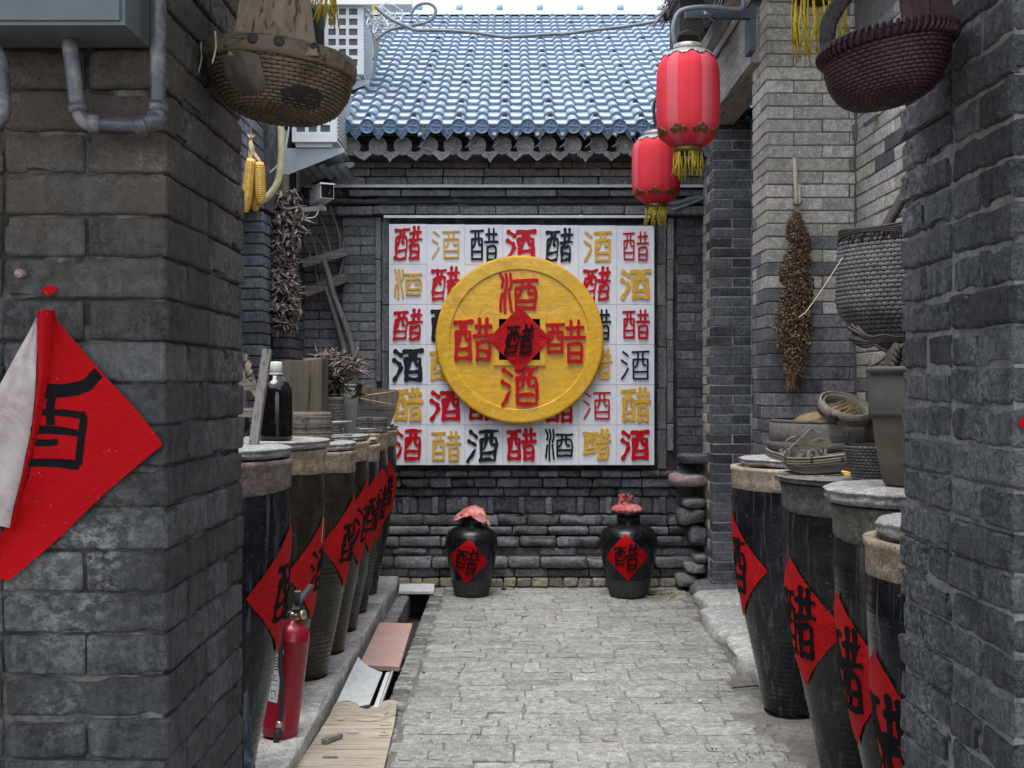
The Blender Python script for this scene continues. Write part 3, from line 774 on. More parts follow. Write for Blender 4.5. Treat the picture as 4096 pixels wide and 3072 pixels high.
mb = MB(); strokes(mb, 'cu', 'brush', .085, lambda u, v, h: (p0.x+u, YC-.040-h, p0.z+v), -.004, .001, seed=77, size=.2, slant=.15); mb.build('character', M['ink'], pp)

# ================================================================ END ROOF
A = R(27); YE, ZE = 8.13, zP(508, 8.13); PW, PR = .164, .219
roof = thing('tiled_roof', 'blue grey tiled roof above the end wall with ridge against white sky', 'roof', (0, YE, ZE))
def roofpt(x, s_, h):  # along the slope
    return (x, YE + s_*math.cos(A) - h*math.sin(A)*1., ZE + s_*math.sin(A) + h*math.cos(A))
def tile_profile(u):   # u across one wave in metres, 0..PW ; returns height
    c_ = .036
    d = abs(u - PW/2)
    if d < .0385: return .002 + .036*math.sqrt(max(0, 1-(d/.0385)**2))
    return 0.
us = [0, .02, .0425, .0436, .0465, .053, .066, .082, .098, .111, .1175, .1204, .1215, .144, PW]
mb = MB(); n_ = len(us)
for (s0, lift) in ((-.006, .023), (PR+.004, .0)):
    for u in us:
        h = tile_profile(u) + lift; mb.v.append((u-PW/2, s0*math.cos(A)-h*math.sin(A), s0*math.sin(A)+h*math.cos(A)))
for u in us:
    h = tile_profile(u) - .001; s0 = 0.001; mb.v.append((u-PW/2, s0*math.cos(A)-h*math.sin(A), s0*math.sin(A)+h*math.cos(A)))
for k in range(n_-1):
    mb.smooth = True; mb.face((k, k+1, n_+k+1, n_+k)); mb.smooth = False; mb.face((2*n_+k, 2*n_+k+1, k+1, k))
tme = mb.mesh('roof_tile', M['tile'])
NC0, NC1, NR = -11, 12, 22
cand = [(r_, c_) for r_ in range(NR) for c_ in range(NC0, NC1)]
rest = MB(); cnt = 0
for r_, c_ in cand:
    x = (c_+.5)*PW + .03; p = roofpt(x, r_*PR, 0)
    if cnt < 299 and c_ > -8:
        inst('roof_tile', tme, p, roof, (rnd(-.004,.004), 0, 0)); cnt += 1
    else: rest.add(mb, Matrix.Translation(p))
e = rest.build('upper_tiles', M['tile'], roof); e['kind'] = 'stuff'
# ridge
mb = MB(); mb.smooth = True
sR = NR*PR; x0, x1 = NC0*PW, NC1*PW+.05
prof = [(-.12, -.02), (-.10, .03), (-.06, .04), (-.05, .05), (0, .062), (.06, .05), (.12, -.02)]
for k in range(len(prof)-1):
    a, b = prof[k], prof[k+1]; y0 = YE+sR*math.cos(A); z0 = ZE+sR*math.sin(A)
    mb.quad((x0, y0+a[0], z0+a[1]), (x1, y0+a[0], z0+a[1]), (x1, y0+b[0], z0+b[1]), (x0, y0+b[0], z0+b[1]))
mb.build('ridge', M['tile'], roof)
for k in range(9):
    x = x0 + .35 + k*.44; y0 = YE+sR*math.cos(A); z0 = ZE+sR*math.sin(A)
    mb = MB(); mb.lathe([(.001, .0), (.03, .0), (.04, .03), (.038, .06), (.025, .08), (.001, .085)], (x, y0-.02, z0+.04), 12); mb.build('ridge_knob', M['tile'], roof)
# little black fixing screws
mb = MB()
for r_ in (0, 2, 5, 8, 11, 14, 18):
    for c_ in range(-7, 11, 2):
        c2 = c_ + (r_ % 3); p = Vector(roofpt((c2+.5)*PW+.03, r_*PR+.1, .062)); mb.box(p.x-.013, p.x+.013, p.y-.006, p.y+.006, p.z-.006, p.z+.012); mb.box(p.x-.02, p.x+.02, p.y-.012, p.y+.012, p.z-.008, p.z-.004)
e = mb.build('fixing_screws', M['black'], roof); e['kind'] = 'stuff'
# underside of the roof so it is closed
mb = MB(); mb.smooth = False
a = roofpt(0, 0, -.02); b = roofpt(0, sR, -.02)
mb.quad((x0, a[1], a[2]), (x1, a[1], a[2]), (x1, b[1], b[2]), (x0, b[1], b[2])); mb.quad((x1, a[1], a[2]-.03), (x0, a[1], a[2]-.03), (x0, b[1], b[2]-.03), (x1, b[1], b[2]-.03))
mb.build('roof_underside', M['beamdk'], roof)
# eave faces: rosette discs and pointed drips
def rosette(rad, face=False, seed=0):
    mb = MB(); rs = random.Random(seed)
    def f(u, v):
        a = 2*math.pi*u; r = v*rad; q = v
        h = 0
        if q > .9: h = .008
        elif q > .78: h = .002
        elif q > .66: h = .004*(.5+.5*math.cos(a*20))
        elif q > .18: h = .005*max(0, math.cos(a*4+.4))**.7*(1-abs(q-.42)/.3) if not face else .012*noise.noise(Vector((math.cos(a)*q*3.2+seed, abs(math.sin(a*.5))*q*3, seed*2.))) + .006
        else: h = .006
        return (r*math.sin(a), -h-.002, -r*math.cos(a))
    mb.grid(f, 40, 14)
    mb.grid(lambda u, v: (rad*math.sin(2*math.pi*u), .03*v-.01, -rad*math.cos(2*math.pi*u)), 40, 1)
    return mb
rme = rosette(.052).mesh('eave_disc', M['tileface'])
def drip(w_, h_, old=False, seed=0):
    mb = MB(); mb.smooth = False
    pts = [(-w_, .035), (-w_*.95, -.015), (-w_*.55, -h_*.55), (-w_*.3, -h_*.72), (0, -h_), (w_*.3, -h_*.72), (w_*.55, -h_*.55), (w_*.95, -.015), (w_, .035), (w_*.5, .012), (0, .004), (-w_*.5, .012)]
    if old: pts = [(x*(1+.1*ns(x*30, seed)), z*(1+.25*ns(x*40, seed, z*40))) for x, z in pts]
    n_ = len(pts)
    for yy, rv in ((0, False), (.014, True)):
        i = len(mb.v); mb.v += [(x, yy, z) for x, z in pts]; mb.v.append((0, yy, -h_*.4))
        for k in range(n_):
            f = (i+k, i+(k+1) % n_, i+n_); mb.face(f if rv else f[::-1])
    for k in range(n_):
        k2 = (k+1) % n_; mb.face((k, k2, n_+1+k2, n_+1+k))
    # relief scroll
    for s_ in (-1, 1):
        mb.smooth = True; mb.tube([(s_*w_*.25+.012*math.cos(t), -.001, -h_*.22+.012*math.sin(t)) for t in [q*.7 for q in range(8)]], .003, 4)
    mb.tube([(0, -.001, -h_*.2), (0, -.001, -h_*.75)], .0035, 4); mb.tube([(-w_*.3, -.001, -h_*.5), (0, -.001, -h_*.62), (w_*.3, -.001, -h_*.5)], .003, 4)
    return mb
dme = drip(.056, .082).mesh('eave_drip', M['tileface'])
for c_ in range(-9, 12):
    x = (c_+.5)*PW + .03; p = roofpt(x, -.012, .026)
    inst('eave_disc', rme, (p[0], p[1]-.008, p[2]-.02), roof, (0, 0, 0))
    inst('eave_drip', dme, (p[0]+PW/2, p[1]+.004, p[2]-.032), roof)
mb = MB(); mb.smooth = False; mb.box(x0, x1, YE+.02, YE+.05, ZE-.055, ZE-.01); mb.box(x0, x1, YE+.18, YE+.25, ZE-.16, ZE-.02); mb.build('eave_board', M['beamdk'], roof)

# old stone eave below
old = thing('old_eave', 'weathered grey clay eave tiles with moulded faces under the blue roof', 'eave tiles', (0, 8.2, zP(590, 8.2)))
olds = [(rosette(.066, True, k).mesh('moulded_disc', M['oldtile'])) for k in range(5)]
oldd = [drip(.062, .06, True, k).mesh('moulded_drip', M['oldtile']) for k in range(4)]
xs = [1405, 1512, 1612, 1716, 1811, 1908, 2010, 2100, 2189, 2290, 2395, 2498]
for k, px in enumerate(xs + [2600, 2700, 2800]):
    p = at(px, 585 - (px-1400)*.006, 8.2); inst('moulded_disc', olds[k % 5], p, old, (0, rnd(-.3, .3), 0), (1, 1, 1))
    mb = MB(); mb.lathe([(.067, -.01), (.064, .3)], (0,0,0), 16, M=Matrix.Translation((p.x, p.y+.012, p.z)) @ Matrix.Rotation(R(-90), 4, 'X')); mb.build('round_tile', M['oldtile'], old)
    q = at(px+50, 618, 8.2); inst('moulded_drip', oldd[k % 4], (q.x, q.y-.01, q.z+.012), old, (R(-18), rnd(-.1, .1), 0), (1, 1, 1.1))
    mb = MB()
    mb.grid(lambda u, v: (q.x+(u-.5)*.125, q.y+v*.3, q.z+.02 + .10*(2*abs(u-.5))**2.2 - .0), 10, 1); mb.build('pan_tile', M['mortardk'], old)  # pan tiles coloured dark to put shade between the discs
mb = MB(); mb.smooth = False; mb.box(-1.5, 1.7, 8.26, 8.5, zP(560, 8.3)-.02, zP(505, 8.3)); mb.box(-1.5, 1.7, 8.24, 8.5, zP(640, 8.3)+.012, zP(618, 8.3)+.012); mb.build('packing', M['mortardk'], old)
for k, px in enumerate([1680, 1872, 1978, 2065, 2150, 2250, 2352, 2460, 2530, 2572]):
    p = at(px, 535, 8.1); mb = MB()
    Mx = Matrix.Translation(p) @ Matrix.Rotation(rnd(-.5, .5), 4, 'Y') @ Matrix.Rotation(.3, 4, 'X'); mb.box(-.02, .02, 0, .05, -.017, .017, Mx); mb.cm = 1; mb.box(-.011, .011, -.002, 0, -.009, .009, Mx)
    mb.cm = 0; mb.tube(spline([p+Vector((0,.01,-.01)), p+Vector((.03,.03,-.05)), p+Vector((-.02,.04,-.09)), p+Vector((.05, .05,-.03))], 5), .003, 5)
    one(mb, 'eave_lamp', [M['cable'], M['white']], ['leftmost', 'second', 'third', 'fourth', 'fifth', 'sixth', 'seventh', 'eighth', 'ninth', 'rightmost'][k] + ' clip lamp with white sticker from the left under the blue eave', 'lamp', 'clip lamps under the eave')

# ================================================================ LEFT HOUSE
lh = thing('left_house', 'grey brick house along the left side behind the jars and chillies', 'house', (-1.8, 7, 0))
mb = MB(); mb.smooth = False
mb.box(-3.2, -1.615, 7.316, 7.54, -.2, 2.61); mb.box(-3.2, -1.80, 7.54, 8.05, -.2, 2.62); mb.box(-3.2, -1.574, 8.035, 8.6, -.2, 4.6)
mb.box(-3.2, -1.611, 4.5, 7.33, 2.625, 3.75); mb.box(-3.2, -1.58, 7.33, 8.03, 2.63, 4.6); mb.box(-3.2, -1.58, 8.6, 13.5, 2., 5.0)
mb.box(-3.2, -1.9, 2.53, 7.3, -.2, 2.6)
mb.build('wall_core', M['mortardk'], lh)
courses(lh, -1.9, -1.60, 7.3, 7.45, 1.0, 2.62, .0723, M['left'], L=.28, gap=.0045)
r_ = 0; z = 2.62
while z > 1.0:
    ys_ = [(7.45, 7.55)]; 
    for a, b in ys_: block(lh, -1.72, -1.60, a, b, z-.0723, z, M['left'], 0, gap=.0045)
    hh = [(8.02, 8.3), (8.3, 8.56)] if r_ % 2 else [(8.02, 8.16), (8.16, 8.42), (8.42, 8.56)]
    for a, b in hh: block(lh, -1.70, -1.56, a, b, z-.0723, z, M['left'], 0, gap=.0045)
    z -= .0723; r_ += 1
z = 3.75; r_ = 0
while z > 2.63:
    y = 6.3 - (.14 if r_ % 2 else 0)
    while y < 7.32: block(lh, -1.72, -1.60, y, min(y+.28, 7.33), z-.075, z, M['left'], 0, gap=.004); y += .28
    z -= .075; r_ += 1

# ================================================================ RIGHT SIDE
rh = thing('doorway_pier', 'brick jamb pier at the back of the right doorway, shaded front coloured dark, behind the rear lantern', 'brick pier', (1.7, 8.2, 0))
mb = MB(); mb.smooth = False; mb.box(1.4215, 2.3, 8.0085, 8.44, .0, 3.36); mb.build('mortar_core', M['mortarwh'], rh)
z = 3.36; r_ = 0
while z > .09:
    lo = z < 1.35
    dk = M['darkb'] if rnd(0,1) < .8 else M['mid']  # dark front and pale side: shade and light put into the brick colours
    if r_ % 2: 
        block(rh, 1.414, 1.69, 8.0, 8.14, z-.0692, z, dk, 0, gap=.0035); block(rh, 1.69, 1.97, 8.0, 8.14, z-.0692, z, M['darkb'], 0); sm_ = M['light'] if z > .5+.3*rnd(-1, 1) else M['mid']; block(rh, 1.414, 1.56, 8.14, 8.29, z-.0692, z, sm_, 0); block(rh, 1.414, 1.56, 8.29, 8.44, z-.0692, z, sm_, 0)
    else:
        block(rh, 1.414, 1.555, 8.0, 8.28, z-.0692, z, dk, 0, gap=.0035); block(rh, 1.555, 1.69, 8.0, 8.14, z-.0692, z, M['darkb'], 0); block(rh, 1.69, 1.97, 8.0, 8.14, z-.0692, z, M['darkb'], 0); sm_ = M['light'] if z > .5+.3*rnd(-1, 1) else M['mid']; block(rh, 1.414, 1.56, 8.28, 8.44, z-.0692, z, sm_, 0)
    z -= .0692; r_ += 1
p2 = thing('front_pier', 'tall brick pier, beige above and blue grey below, with the hanging sorghum', 'brick pier', (1.6, 6.45, 0))
mb = MB(); mb.smooth = False; mb.box(1.413, 1.95, 6.28, 6.635, -.1, 4.6); mb.build('mortar_core', M['mortar'], p2)
z = 4.12; r_ = 0
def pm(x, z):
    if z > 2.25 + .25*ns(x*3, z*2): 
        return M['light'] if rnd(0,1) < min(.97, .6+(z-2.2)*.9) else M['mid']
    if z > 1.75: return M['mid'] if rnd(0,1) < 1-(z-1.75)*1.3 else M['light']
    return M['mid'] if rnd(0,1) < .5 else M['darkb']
while z > .02:
    ch = .0722; lo = z < 1.45
    if r_ % 2 == 0:
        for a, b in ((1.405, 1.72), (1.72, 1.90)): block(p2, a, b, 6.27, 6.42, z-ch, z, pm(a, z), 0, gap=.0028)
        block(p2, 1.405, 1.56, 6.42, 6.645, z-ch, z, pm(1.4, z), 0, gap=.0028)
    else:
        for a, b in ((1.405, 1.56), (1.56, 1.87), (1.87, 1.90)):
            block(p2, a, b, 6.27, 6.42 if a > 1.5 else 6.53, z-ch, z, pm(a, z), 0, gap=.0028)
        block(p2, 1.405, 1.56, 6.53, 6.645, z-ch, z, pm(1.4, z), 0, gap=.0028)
    z -= ch; r_ += 1
rw = thing('right_wall', 'pale beige brick side wall behind the grey hanging basket', 'wall', (1.95, 5, 0))
mb = MB(); mb.smooth = False; mb.box(1.91, 2.2, 2.53, 6.4, -.2, 4.2); mb.build('mortar_core', M['mortar'], rw)
z = 3.4; r_ = 0
while z > .95:
    y = 6.27 - (.155 if r_ % 2 else 0)
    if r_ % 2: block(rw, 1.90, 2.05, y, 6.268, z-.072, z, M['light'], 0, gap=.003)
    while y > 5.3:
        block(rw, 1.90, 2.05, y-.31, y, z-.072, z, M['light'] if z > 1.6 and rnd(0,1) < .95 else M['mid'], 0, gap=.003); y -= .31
    z -= .072; r_ += 1
# dark room behind the doorway
mb = MB(); mb.smooth = False
mb.box(3.3, 3.4, 6.4, 8.6, -.1, 3.9); mb.box(1.96, 3.35, 6.35, 6.5, -.1, 3.9); mb.box(2.3, 3.35, 8.1, 8.45, -.1, 3.9); mb.box(1.5, 3.4, 6.3, 8.6, 3.72, 3.8)
one(mb, 'doorway_room', M['darkb'], 'dark unlit passage seen through the right doorway', 'passage')
# eave timbers
YEND = 7.35
ev = thing('side_eave', 'weathered timber beams and frayed eave over the right doorway', 'eave', (1.3, 7.3, 3.4))
def bm_(name, x0, x1, y0, y1, z0, z1, mat):
    mb = MB(); ny = 14; mb.smooth = False
    i = 0
    pts = []
    for k in range(ny+1):
        y = y0+(y1-y0)*k/ny; w_ = .006
        pts.append([(x0+w_*ns(y*6, z0), y, z0+w_*1.5*ns(y*7, x0, 3)), (x1, y, z0), (x1, y, z1), (x0+w_*ns(y*6, z1), y, z1)])
    for k in range(ny):
        a, b = pts[k], pts[k+1]
        for q in range(4): mb.quad(a[q], b[q], b[(q+1) % 4], a[(q+1) % 4])
    mb.quad(*pts[0]); mb.quad(*pts[-1][::-1]); mb.build(name, mat, ev)
bm_('lintel', 1.36, 1.56, 6.45, 8.5, 3.33, 3.68, M['woody'])
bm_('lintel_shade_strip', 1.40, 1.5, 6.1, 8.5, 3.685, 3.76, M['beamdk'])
bm_('purlin', 1.27, 1.36, 5.6, 8.45, 3.70, 3.79, M['woody'])
bm_('purlin', 1.16, 1.23, 5.6, 7.9, 3.80, 3.87, M['woody'])
bm_('beam_stub', 1.0, 1.14, 6.75, 7.2, 3.58, 3.80, M['beamdk'])
mb = MB(); mb.box(1.325, 1.345, 5.9, 8.5, 3.66, 3.69); mb.build('white_conduit', M['rail'], ev)
y = 5.4
while y < 8.6:
    mb = MB(); mb.beam((1.0 if y < YEND else 1.25, y, 3.83 if y < YEND else 3.92), (2.1, y, 4.25), .07, .07); mb.build('rafter', M['beamdk'], ev); y += .28
mb = MB(); mb.smooth = False
for k in range(12):
    xa = .97+k*.1; za = 3.865+(xa-1.0)*.385; mb.box(xa, xa+.098, 5.2, YEND if xa < 1.2 else 8.5, za, za+.02)
mb.build('roof_boards', M['beamdk'], ev)
mb = MB()
for k in range(260):
    y = rnd(5.2, YEND); a = Vector((.99+rnd(-.03,.03), y, 3.88)); mb.tube([a, a+Vector((rnd(-.08,.02), rnd(-.05,.05), rnd(-.12,.02)))], [.007, .002], 4)
e = mb.build('frayed_thatch', M['woodz'], ev); e['kind'] = 'stuff'
mb = MB()
for k in range(8):
    y = 5.25+k*.27; mb.lathe([(.055, 0), (.05, .9)], (0,0,0), 10, M=Matrix.Translation((.96, y, 3.96)) @ Matrix.Rotation(R(69), 4, 'Y'))
e = mb.build('eave_tiles', M['oldtile'], ev)
# messy wires on the eave
for k in range(5):
    o_ = Vector((rnd(-.04,.04), rnd(-.1,.1), rnd(-.05,.05)))
    mb = MB(); mb.tube(spline([Vector((1.0, 5.9, 3.42))+o_*.3, Vector((1.12, 6.3, 3.5))+o_, Vector((1.2, 6.5, 3.72))-o_, Vector((1.24, 6.2, 4.0))+o_], 6), .0045, 5)
    one(mb, 'loose_wire', M['cablew'] if k % 2 else M['cable'], 'loose thin wire sagging from eave behind the front lantern', 'wire', 'loose wires on the right eave')
# lantern bracket
br = thing('lantern_bracket', 'black steel bracket with ribbed hose holding the front red lantern', 'bracket', (1.3, 6.2, 3.5))
a = at(2740, 50, 6.15); b = at(3022, 50, 6.15)
mb = MB(); mb.box(a.x, b.x, 6.13, 6.17, a.z-.035, a.z+.01); mb.build('arm', M['iron'], br)
mb = MB(); mb.box(b.x-.035, b.x, 6.135, 6.262, zP(205, 6.15), a.z+.03); mb.build('wall_plate', M['iron'], br)
mb = MB(); hp = spline([at(*q, 6.05) for q in ((2702, 185), (2692, 120), (2712, 55), (2760, 33), (2850, 28), (2960, 36), (2975, 0))], 10)
mb.tube(hp, [.0125 + .0022*(k % 2) for k in range(len(hp))], 8); mb.build('ribbed_hose', M['cable'], br)

# ================================================================ LANTERNS
def lantern(X, Y, ztop, zbot, Rr, label, tl=.15, seed=0, tas='tass'):
    t = thing('red_lantern', label, 'lantern', (X, Y, zbot-tl), 'red silk lanterns')
    H = ztop-zbot; rs = random.Random(seed); n = 16
    prof = [(.42, 0), (.62, .03), (.82, .085), (.93, .15), (.98, .23), (1., .4), (1., .6), (.98, .78), (.93, .86), (.8, .93), (.6, .97), (.42, 1.)]
    mb = MB(); cols = [rs.random() < .38 for _ in range(n)]
    for k in range(n):
        mb.cm = 1 if cols[k] else 0; off = seed*.3
        i = len(mb.v); m_ = 5
        for r_, z in prof:
            for q in range(m_):
                tt = q/(m_-1); a = 2*math.pi*(k+tt)/n + off; bul = 1 - .018*(2*abs(tt-.5))**2
                mb.v.append((X+Rr*r_*bul*math.sin(a), Y-Rr*r_*bul*math.cos(a), zbot+H*z))
        for j in range(len(prof)-1):
            for q in range(m_-1):
                b_ = i+j*m_+q; mb.face((b_, b_+1, b_+m_+1, b_+m_))
    mb.build('silk_shade', [M['lred'], M['lpink']], t)
    mb = MB(); mb.lathe([(Rr*.42, 0), (Rr*.46, .0), (Rr*.46, .035), (Rr*.42, .035), (Rr*.41, 0)], (X, Y, zbot+H-.005), 24); mb.build('top_ring', M['silver'], t)
    mb = MB(); mb.lathe([(Rr*.43, 0), (Rr*.46, 0), (Rr*.45, -.03), (Rr*.42, -.035), (Rr*.41, 0)], (X, Y, zbot+.004), 24); mb.build('bottom_ring', M['gold'], t)
    # lobed silver collar and gold clouds
    mb = MB()
    def colr(u, v):
        a = 2*math.pi*u; lob = .5+.5*abs(math.sin(a*5)); vv = v*(.45+.55*lob)
        r_ = Rr*(.43 + .43*vv); zz = zbot+H*(1.0 - .015 - .085*vv**2.2)
        return (X+(r_+.002)*math.sin(a), Y-(r_+.002)*math.cos(a), zz+.003*math.sin(a*40)*vv+.006)
    mb.grid(colr, 120, 6); mb.build('silver_collar', M['silver'], t)
    for k in range(8):
        a0 = 2*math.pi*k/8 + seed*.3; mb = MB()
        for dx, rr in ((-.03, .018), (.03, .018), (0, .024)):
            for r2 in (rr, rr*.5):
                pts = []
                for q in range(11):
                    an = 2*math.pi*q/10; aa = a0 + (dx + r2*math.cos(an))/Rr; zz = zbot+H*.145 + r2*.75*math.sin(an) - (.008 if dx else -.004)
                    hrel = (zz-zbot)/H; r_ = .98
                    for j in range(len(prof)-1):
                        if prof[j][1] <= hrel <= prof[j+1][1]: r_ = prof[j][0] + (prof[j+1][0]-prof[j][0])*(hrel-prof[j][1])/(prof[j+1][1]-prof[j][1])
                    pts.append((X+(Rr*r_+.002)*math.sin(aa), Y-(Rr*r_+.002)*math.cos(aa), zz))
                mb.tube(pts, .003, 5, cap=False)
        mb.build('gold_cloud', M['gold'], t)
    mb = MB()
    for k in range(44):
        a = rs.uniform(0, 2*math.pi); r_ = Rr*.43; p = Vector((X+r_*math.sin(a), Y-r_*math.cos(a), zbot-.03)); l = tl*rs.uniform(.65, 1.)
        mb.tube([p, p+Vector((rs.uniform(-.008,.008), rs.uniform(-.008,.008), -l*.5)), p+Vector((rs.uniform(-.014,.014), 0, -l))], .0021, 4)
    e = mb.build('tassel', M[tas], t); e['kind'] = 'stuff'
    mb = MB(); mb.tube([(X+Rr*.44*math.cos(q*math.pi/12), Y, zbot+H+.02+.085*math.sin(q*math.pi/12)) for q in range(13)], .0035, 6); mb.build('wire_handle', M['black'], t)
    return t
lantern(xP(2752, 5.87), 5.87, zP(205, 5.87), zP(590, 5.87), .165, 'large red lantern nearest the camera under the steel bracket', .135, 1)
lantern(xP(2624, 7.6), 7.6, zP(545, 7.6), zP(815, 7.6), .163, 'smaller red lantern farther back by the right end of the panel', .14, 2)
mb = MB(); mb.tube(spline([at(x, y, 7.55) for x, y in ((2624, 505), (2617, 470), (2616, 420), (2625, 395), (2660, 330), (2720, 250))], 8), .011, 8); one(mb, 'lantern_cable', M['black'], 'black cable looping up from the rear lantern', 'cable')
lantern(.81, 3.0, 2.93, 2.55, .155, 'lantern cropped by the top edge, only tassels by the maroon basket visible', .17, 3)
lantern(-.54, 3.05, 2.95, 2.60, .145, 'lantern cropped by the top edge, tassels behind the brown basket handle', .11, 4)

# ================================================================ TALL JARS
JP = [(0, .42), (.012, .45), (.12, .535), (.25, .66), (.40, .80), (.55, .905), (.70, .97), (.82, 1.0), (.905, .985)]
def jr(t):
    for k in range(len(JP)-1):
        if JP[k][0] <= t <= JP[k+1][0]:
            s_ = (t-JP[k][0])/(JP[k+1][0]-JP[k][0]); return JP[k][1] + (JP[k+1][1]-JP[k][1])*s_
    return .985
def tall_jar(X, Y, z0, H, Rm, body, neck, label, th0=None, zc=None, hd=.226, kd='cu', seed=0, cseed=0, torn=0, white_edge=False):
    t = thing('vinegar_jar', label, 'jar', (X, Y, z0), 'tall glazed vinegar jars')
    prof = []
    N = 150
    for k in range(N+1):
        q = k/N*.912; rib = (.0010+.0016*((seed*7) % 4)/3)*(1+.6*ns(q*9, seed))*math.sin(q*H/.023*2*math.pi)*max(0, min(1, 1.4-q/.42)) if q > .02 else 0
        prof.append((jr(q)*Rm + rib + .002*ns(q*7, seed), q*H))
    mb = MB(); rf = lambda an, z: 1 + .006*ns(math.cos(an)*1.3+seed, math.sin(an)*1.3, z*2)
    mb.lathe(prof, (X, Y, z0), 48, rf); mb.disc(Rm*.45, 0, (X, Y, z0), 24); mb.build('body', M[body], t)
    mb = MB(); dip = lambda an: .014*ns(math.cos(an)*1.6, math.sin(an)*1.6, seed*3.3)
    def nf(u, v):
        an = 2*math.pi*u; P_ = [(.985, .905+dip(an)/H), (1.0, .91+dip(an)/H), (1.005, .94), (1.012, .975), (1.03, .985), (1.03, .998), (.99, 1.0), (.90, .998), (.88, .96)]
        q = v*(len(P_)-1); i = min(int(q), len(P_)-2); s_ = q-i
        r_ = (P_[i][0]*(1-s_)+P_[i+1][0]*s_)*Rm; z = (P_[i][1]*(1-s_)+P_[i+1][1]*s_)*H
        return (X+r_*math.sin(an), Y-r_*math.cos(an), z0+z)
    mb.grid(nf, 56, 8); mb.build('clay_neck', M[neck], t)
    if th0 is not None:
        th = R(th0); zr = zc
        def W(u, v, h):
            z = zr + v; q = max(0, min(.9, (z-z0)/H)); a = th + u/Rm
            r_ = jr(q)*Rm + .0055 + h + .0016*ns(u*16+seed*5, v*16) + .0018*abs(ns(u*30, v*22, seed))
            return (X+r_*math.sin(a), Y-r_*math.cos(a), z)
        mb = MB(); n_ = 26
        def pf(u, v, back=0):
            a, b = u-.5, v-.5; e = .004*ns(a*9+seed, b*9)
            x, z = (a-b)*hd + e, (a+b)*hd; cr = 0
            return W(x, z, cr - back)
        mb.grid(pf, n_, n_); mb.build('red_label', M['redj'], t)
        lab = C.objects[-1] if False else t.children[-1] if t.children else None
        mb = MB(); strokes(mb, kd, 'brush', .10, lambda u, v, h: W(u*.92, v, h), -.0005, .0008, seed=cseed or seed, size=.185 if X < 0 else .25, slant=.12)
        lb = [c for c in C.objects if c.parent == t and c.name.startswith('red_label')][0]
        mb.build('character', M['ink'], lb)
        if white_edge:
            mb = MB(); mb.grid(lambda u, v: W(-.012*u+.004, hd*.55+hd*.5*v-.01, .0006), 2, 6); mb.build('torn_white_edge', M['paperbk'], lb)
    return t
def stone_lid(X, Y, z, r_, th_, label, seed, mat='lid', tilt=(0, 0), sx=1., sy=1.):
    mb = MB(); rs = seed*2.7
    def f(u, v):
        an = 2*math.pi*u; ro = 1 + .05*ns(math.cos(an)*1.5+rs, math.sin(an)*1.5) + .028*ns(math.cos(an)*5+rs, math.sin(an)*5) + .014*ns(math.cos(an)*14+rs, math.sin(an)*14)
        P_ = [(0, 0), (.9, 0), (.97, .08), (1.0, .35), (.985, .6), (1.01, .85), (.97, .985), (.6, 1.01), (0, 1.)]
        q = v*(len(P_)-1); i = min(int(q), len(P_)-2); s_ = q-i
        rr = (P_[i][0]*(1-s_)+P_[i+1][0]*s_); zz = (P_[i][1]*(1-s_)+P_[i+1][1]*s_)*th_
        if .7 < rr: rr += .03*ns(math.cos(an)*7, math.sin(an)*7, zz*110+seed); ro2 = ro
        else: ro2 = 1+(ro-1)*rr
        x, y = r_*rr*ro2*math.sin(an)*sx, -r_*rr*ro2*math.cos(an)*sy
        return (X+x, Y+y, z+zz+.0025*ns(x*9, y*9, seed)+x*tilt[0]+y*tilt[1])
    mb.grid(f, 72, 16)
    return one(mb, 'stone_lid', M[mat], label, 'stone lid', 'stone lids on the tall jars')

LJ = [ # X, Y, H, R, body, neck, thc, zc, kd, label
 (-1.01, 3.88, 1.155, .25, 'jarblk', 'neckbr', 88, .80, 'cu', 'nearest tall jar of the left row, beside the gate pillar'),
 (-1.06, 4.93, 1.13, .247, 'jarbrn', 'neck', 82, .70, 'jiu', 'second tall jar from the left gate pillar, speckled brown, behind the fire extinguisher'),
 (-1.005, 5.49, 1.09, .245, 'jarbrn', 'neck', 80, .745, 'cu', 'third tall jar of the left row, brown glaze, ribbed foot on kerb'),
 (-.995, 5.99, 1.11, .238, 'jarbrn', 'neck', 76, .77, 'jiu', 'fourth tall jar of the left row, under the ribbed pot of chillies'),
 (-1.0, 6.52, 1.065, .236, 'jarblk', 'neck', 72, .765, 'cu', 'fifth tall jar of the left row, lower black one beneath the grey vase'),
 (-1.01, 7.04, 1.11, .238, 'jargrn', 'neck', 64, .765, 'cu', 'sixth tall jar of the left row, under the round sieve'),
 (-1.02, 7.66, 1.10, .24, 'jarblk', 'neck', 50, .79, 'cu', 'farthest tall jar of the left row, beside the lettered panel')]
for k, (X, Y, H, Rm, b, nk, th, zc_, kd, lb) in enumerate(LJ):
    tall_jar(X, Y, .091, H, Rm, b, nk, lb, th, zc_, .226, kd, k, 20+k, white_edge=(k == 1))
lids = ['stone lid of the nearest left jar, by the leaning plank', 'broad stone lid under the big black bottle', 'stone lid under the bamboo steamer on the left', 'stone lid under the ribbed pot of dried chillies',
        'stone lid under the slim grey vase', 'stone lid under the round sieve on the left', 'dark stone lid of the farthest left jar']
for k, (X, Y, H, Rm, *_r) in enumerate(LJ):
    stone_lid(X-.01, Y, .0935+H, Rm*(1.05 if k != 1 else 1.12), .038 if k < 3 else .03, lids[k], k+1)

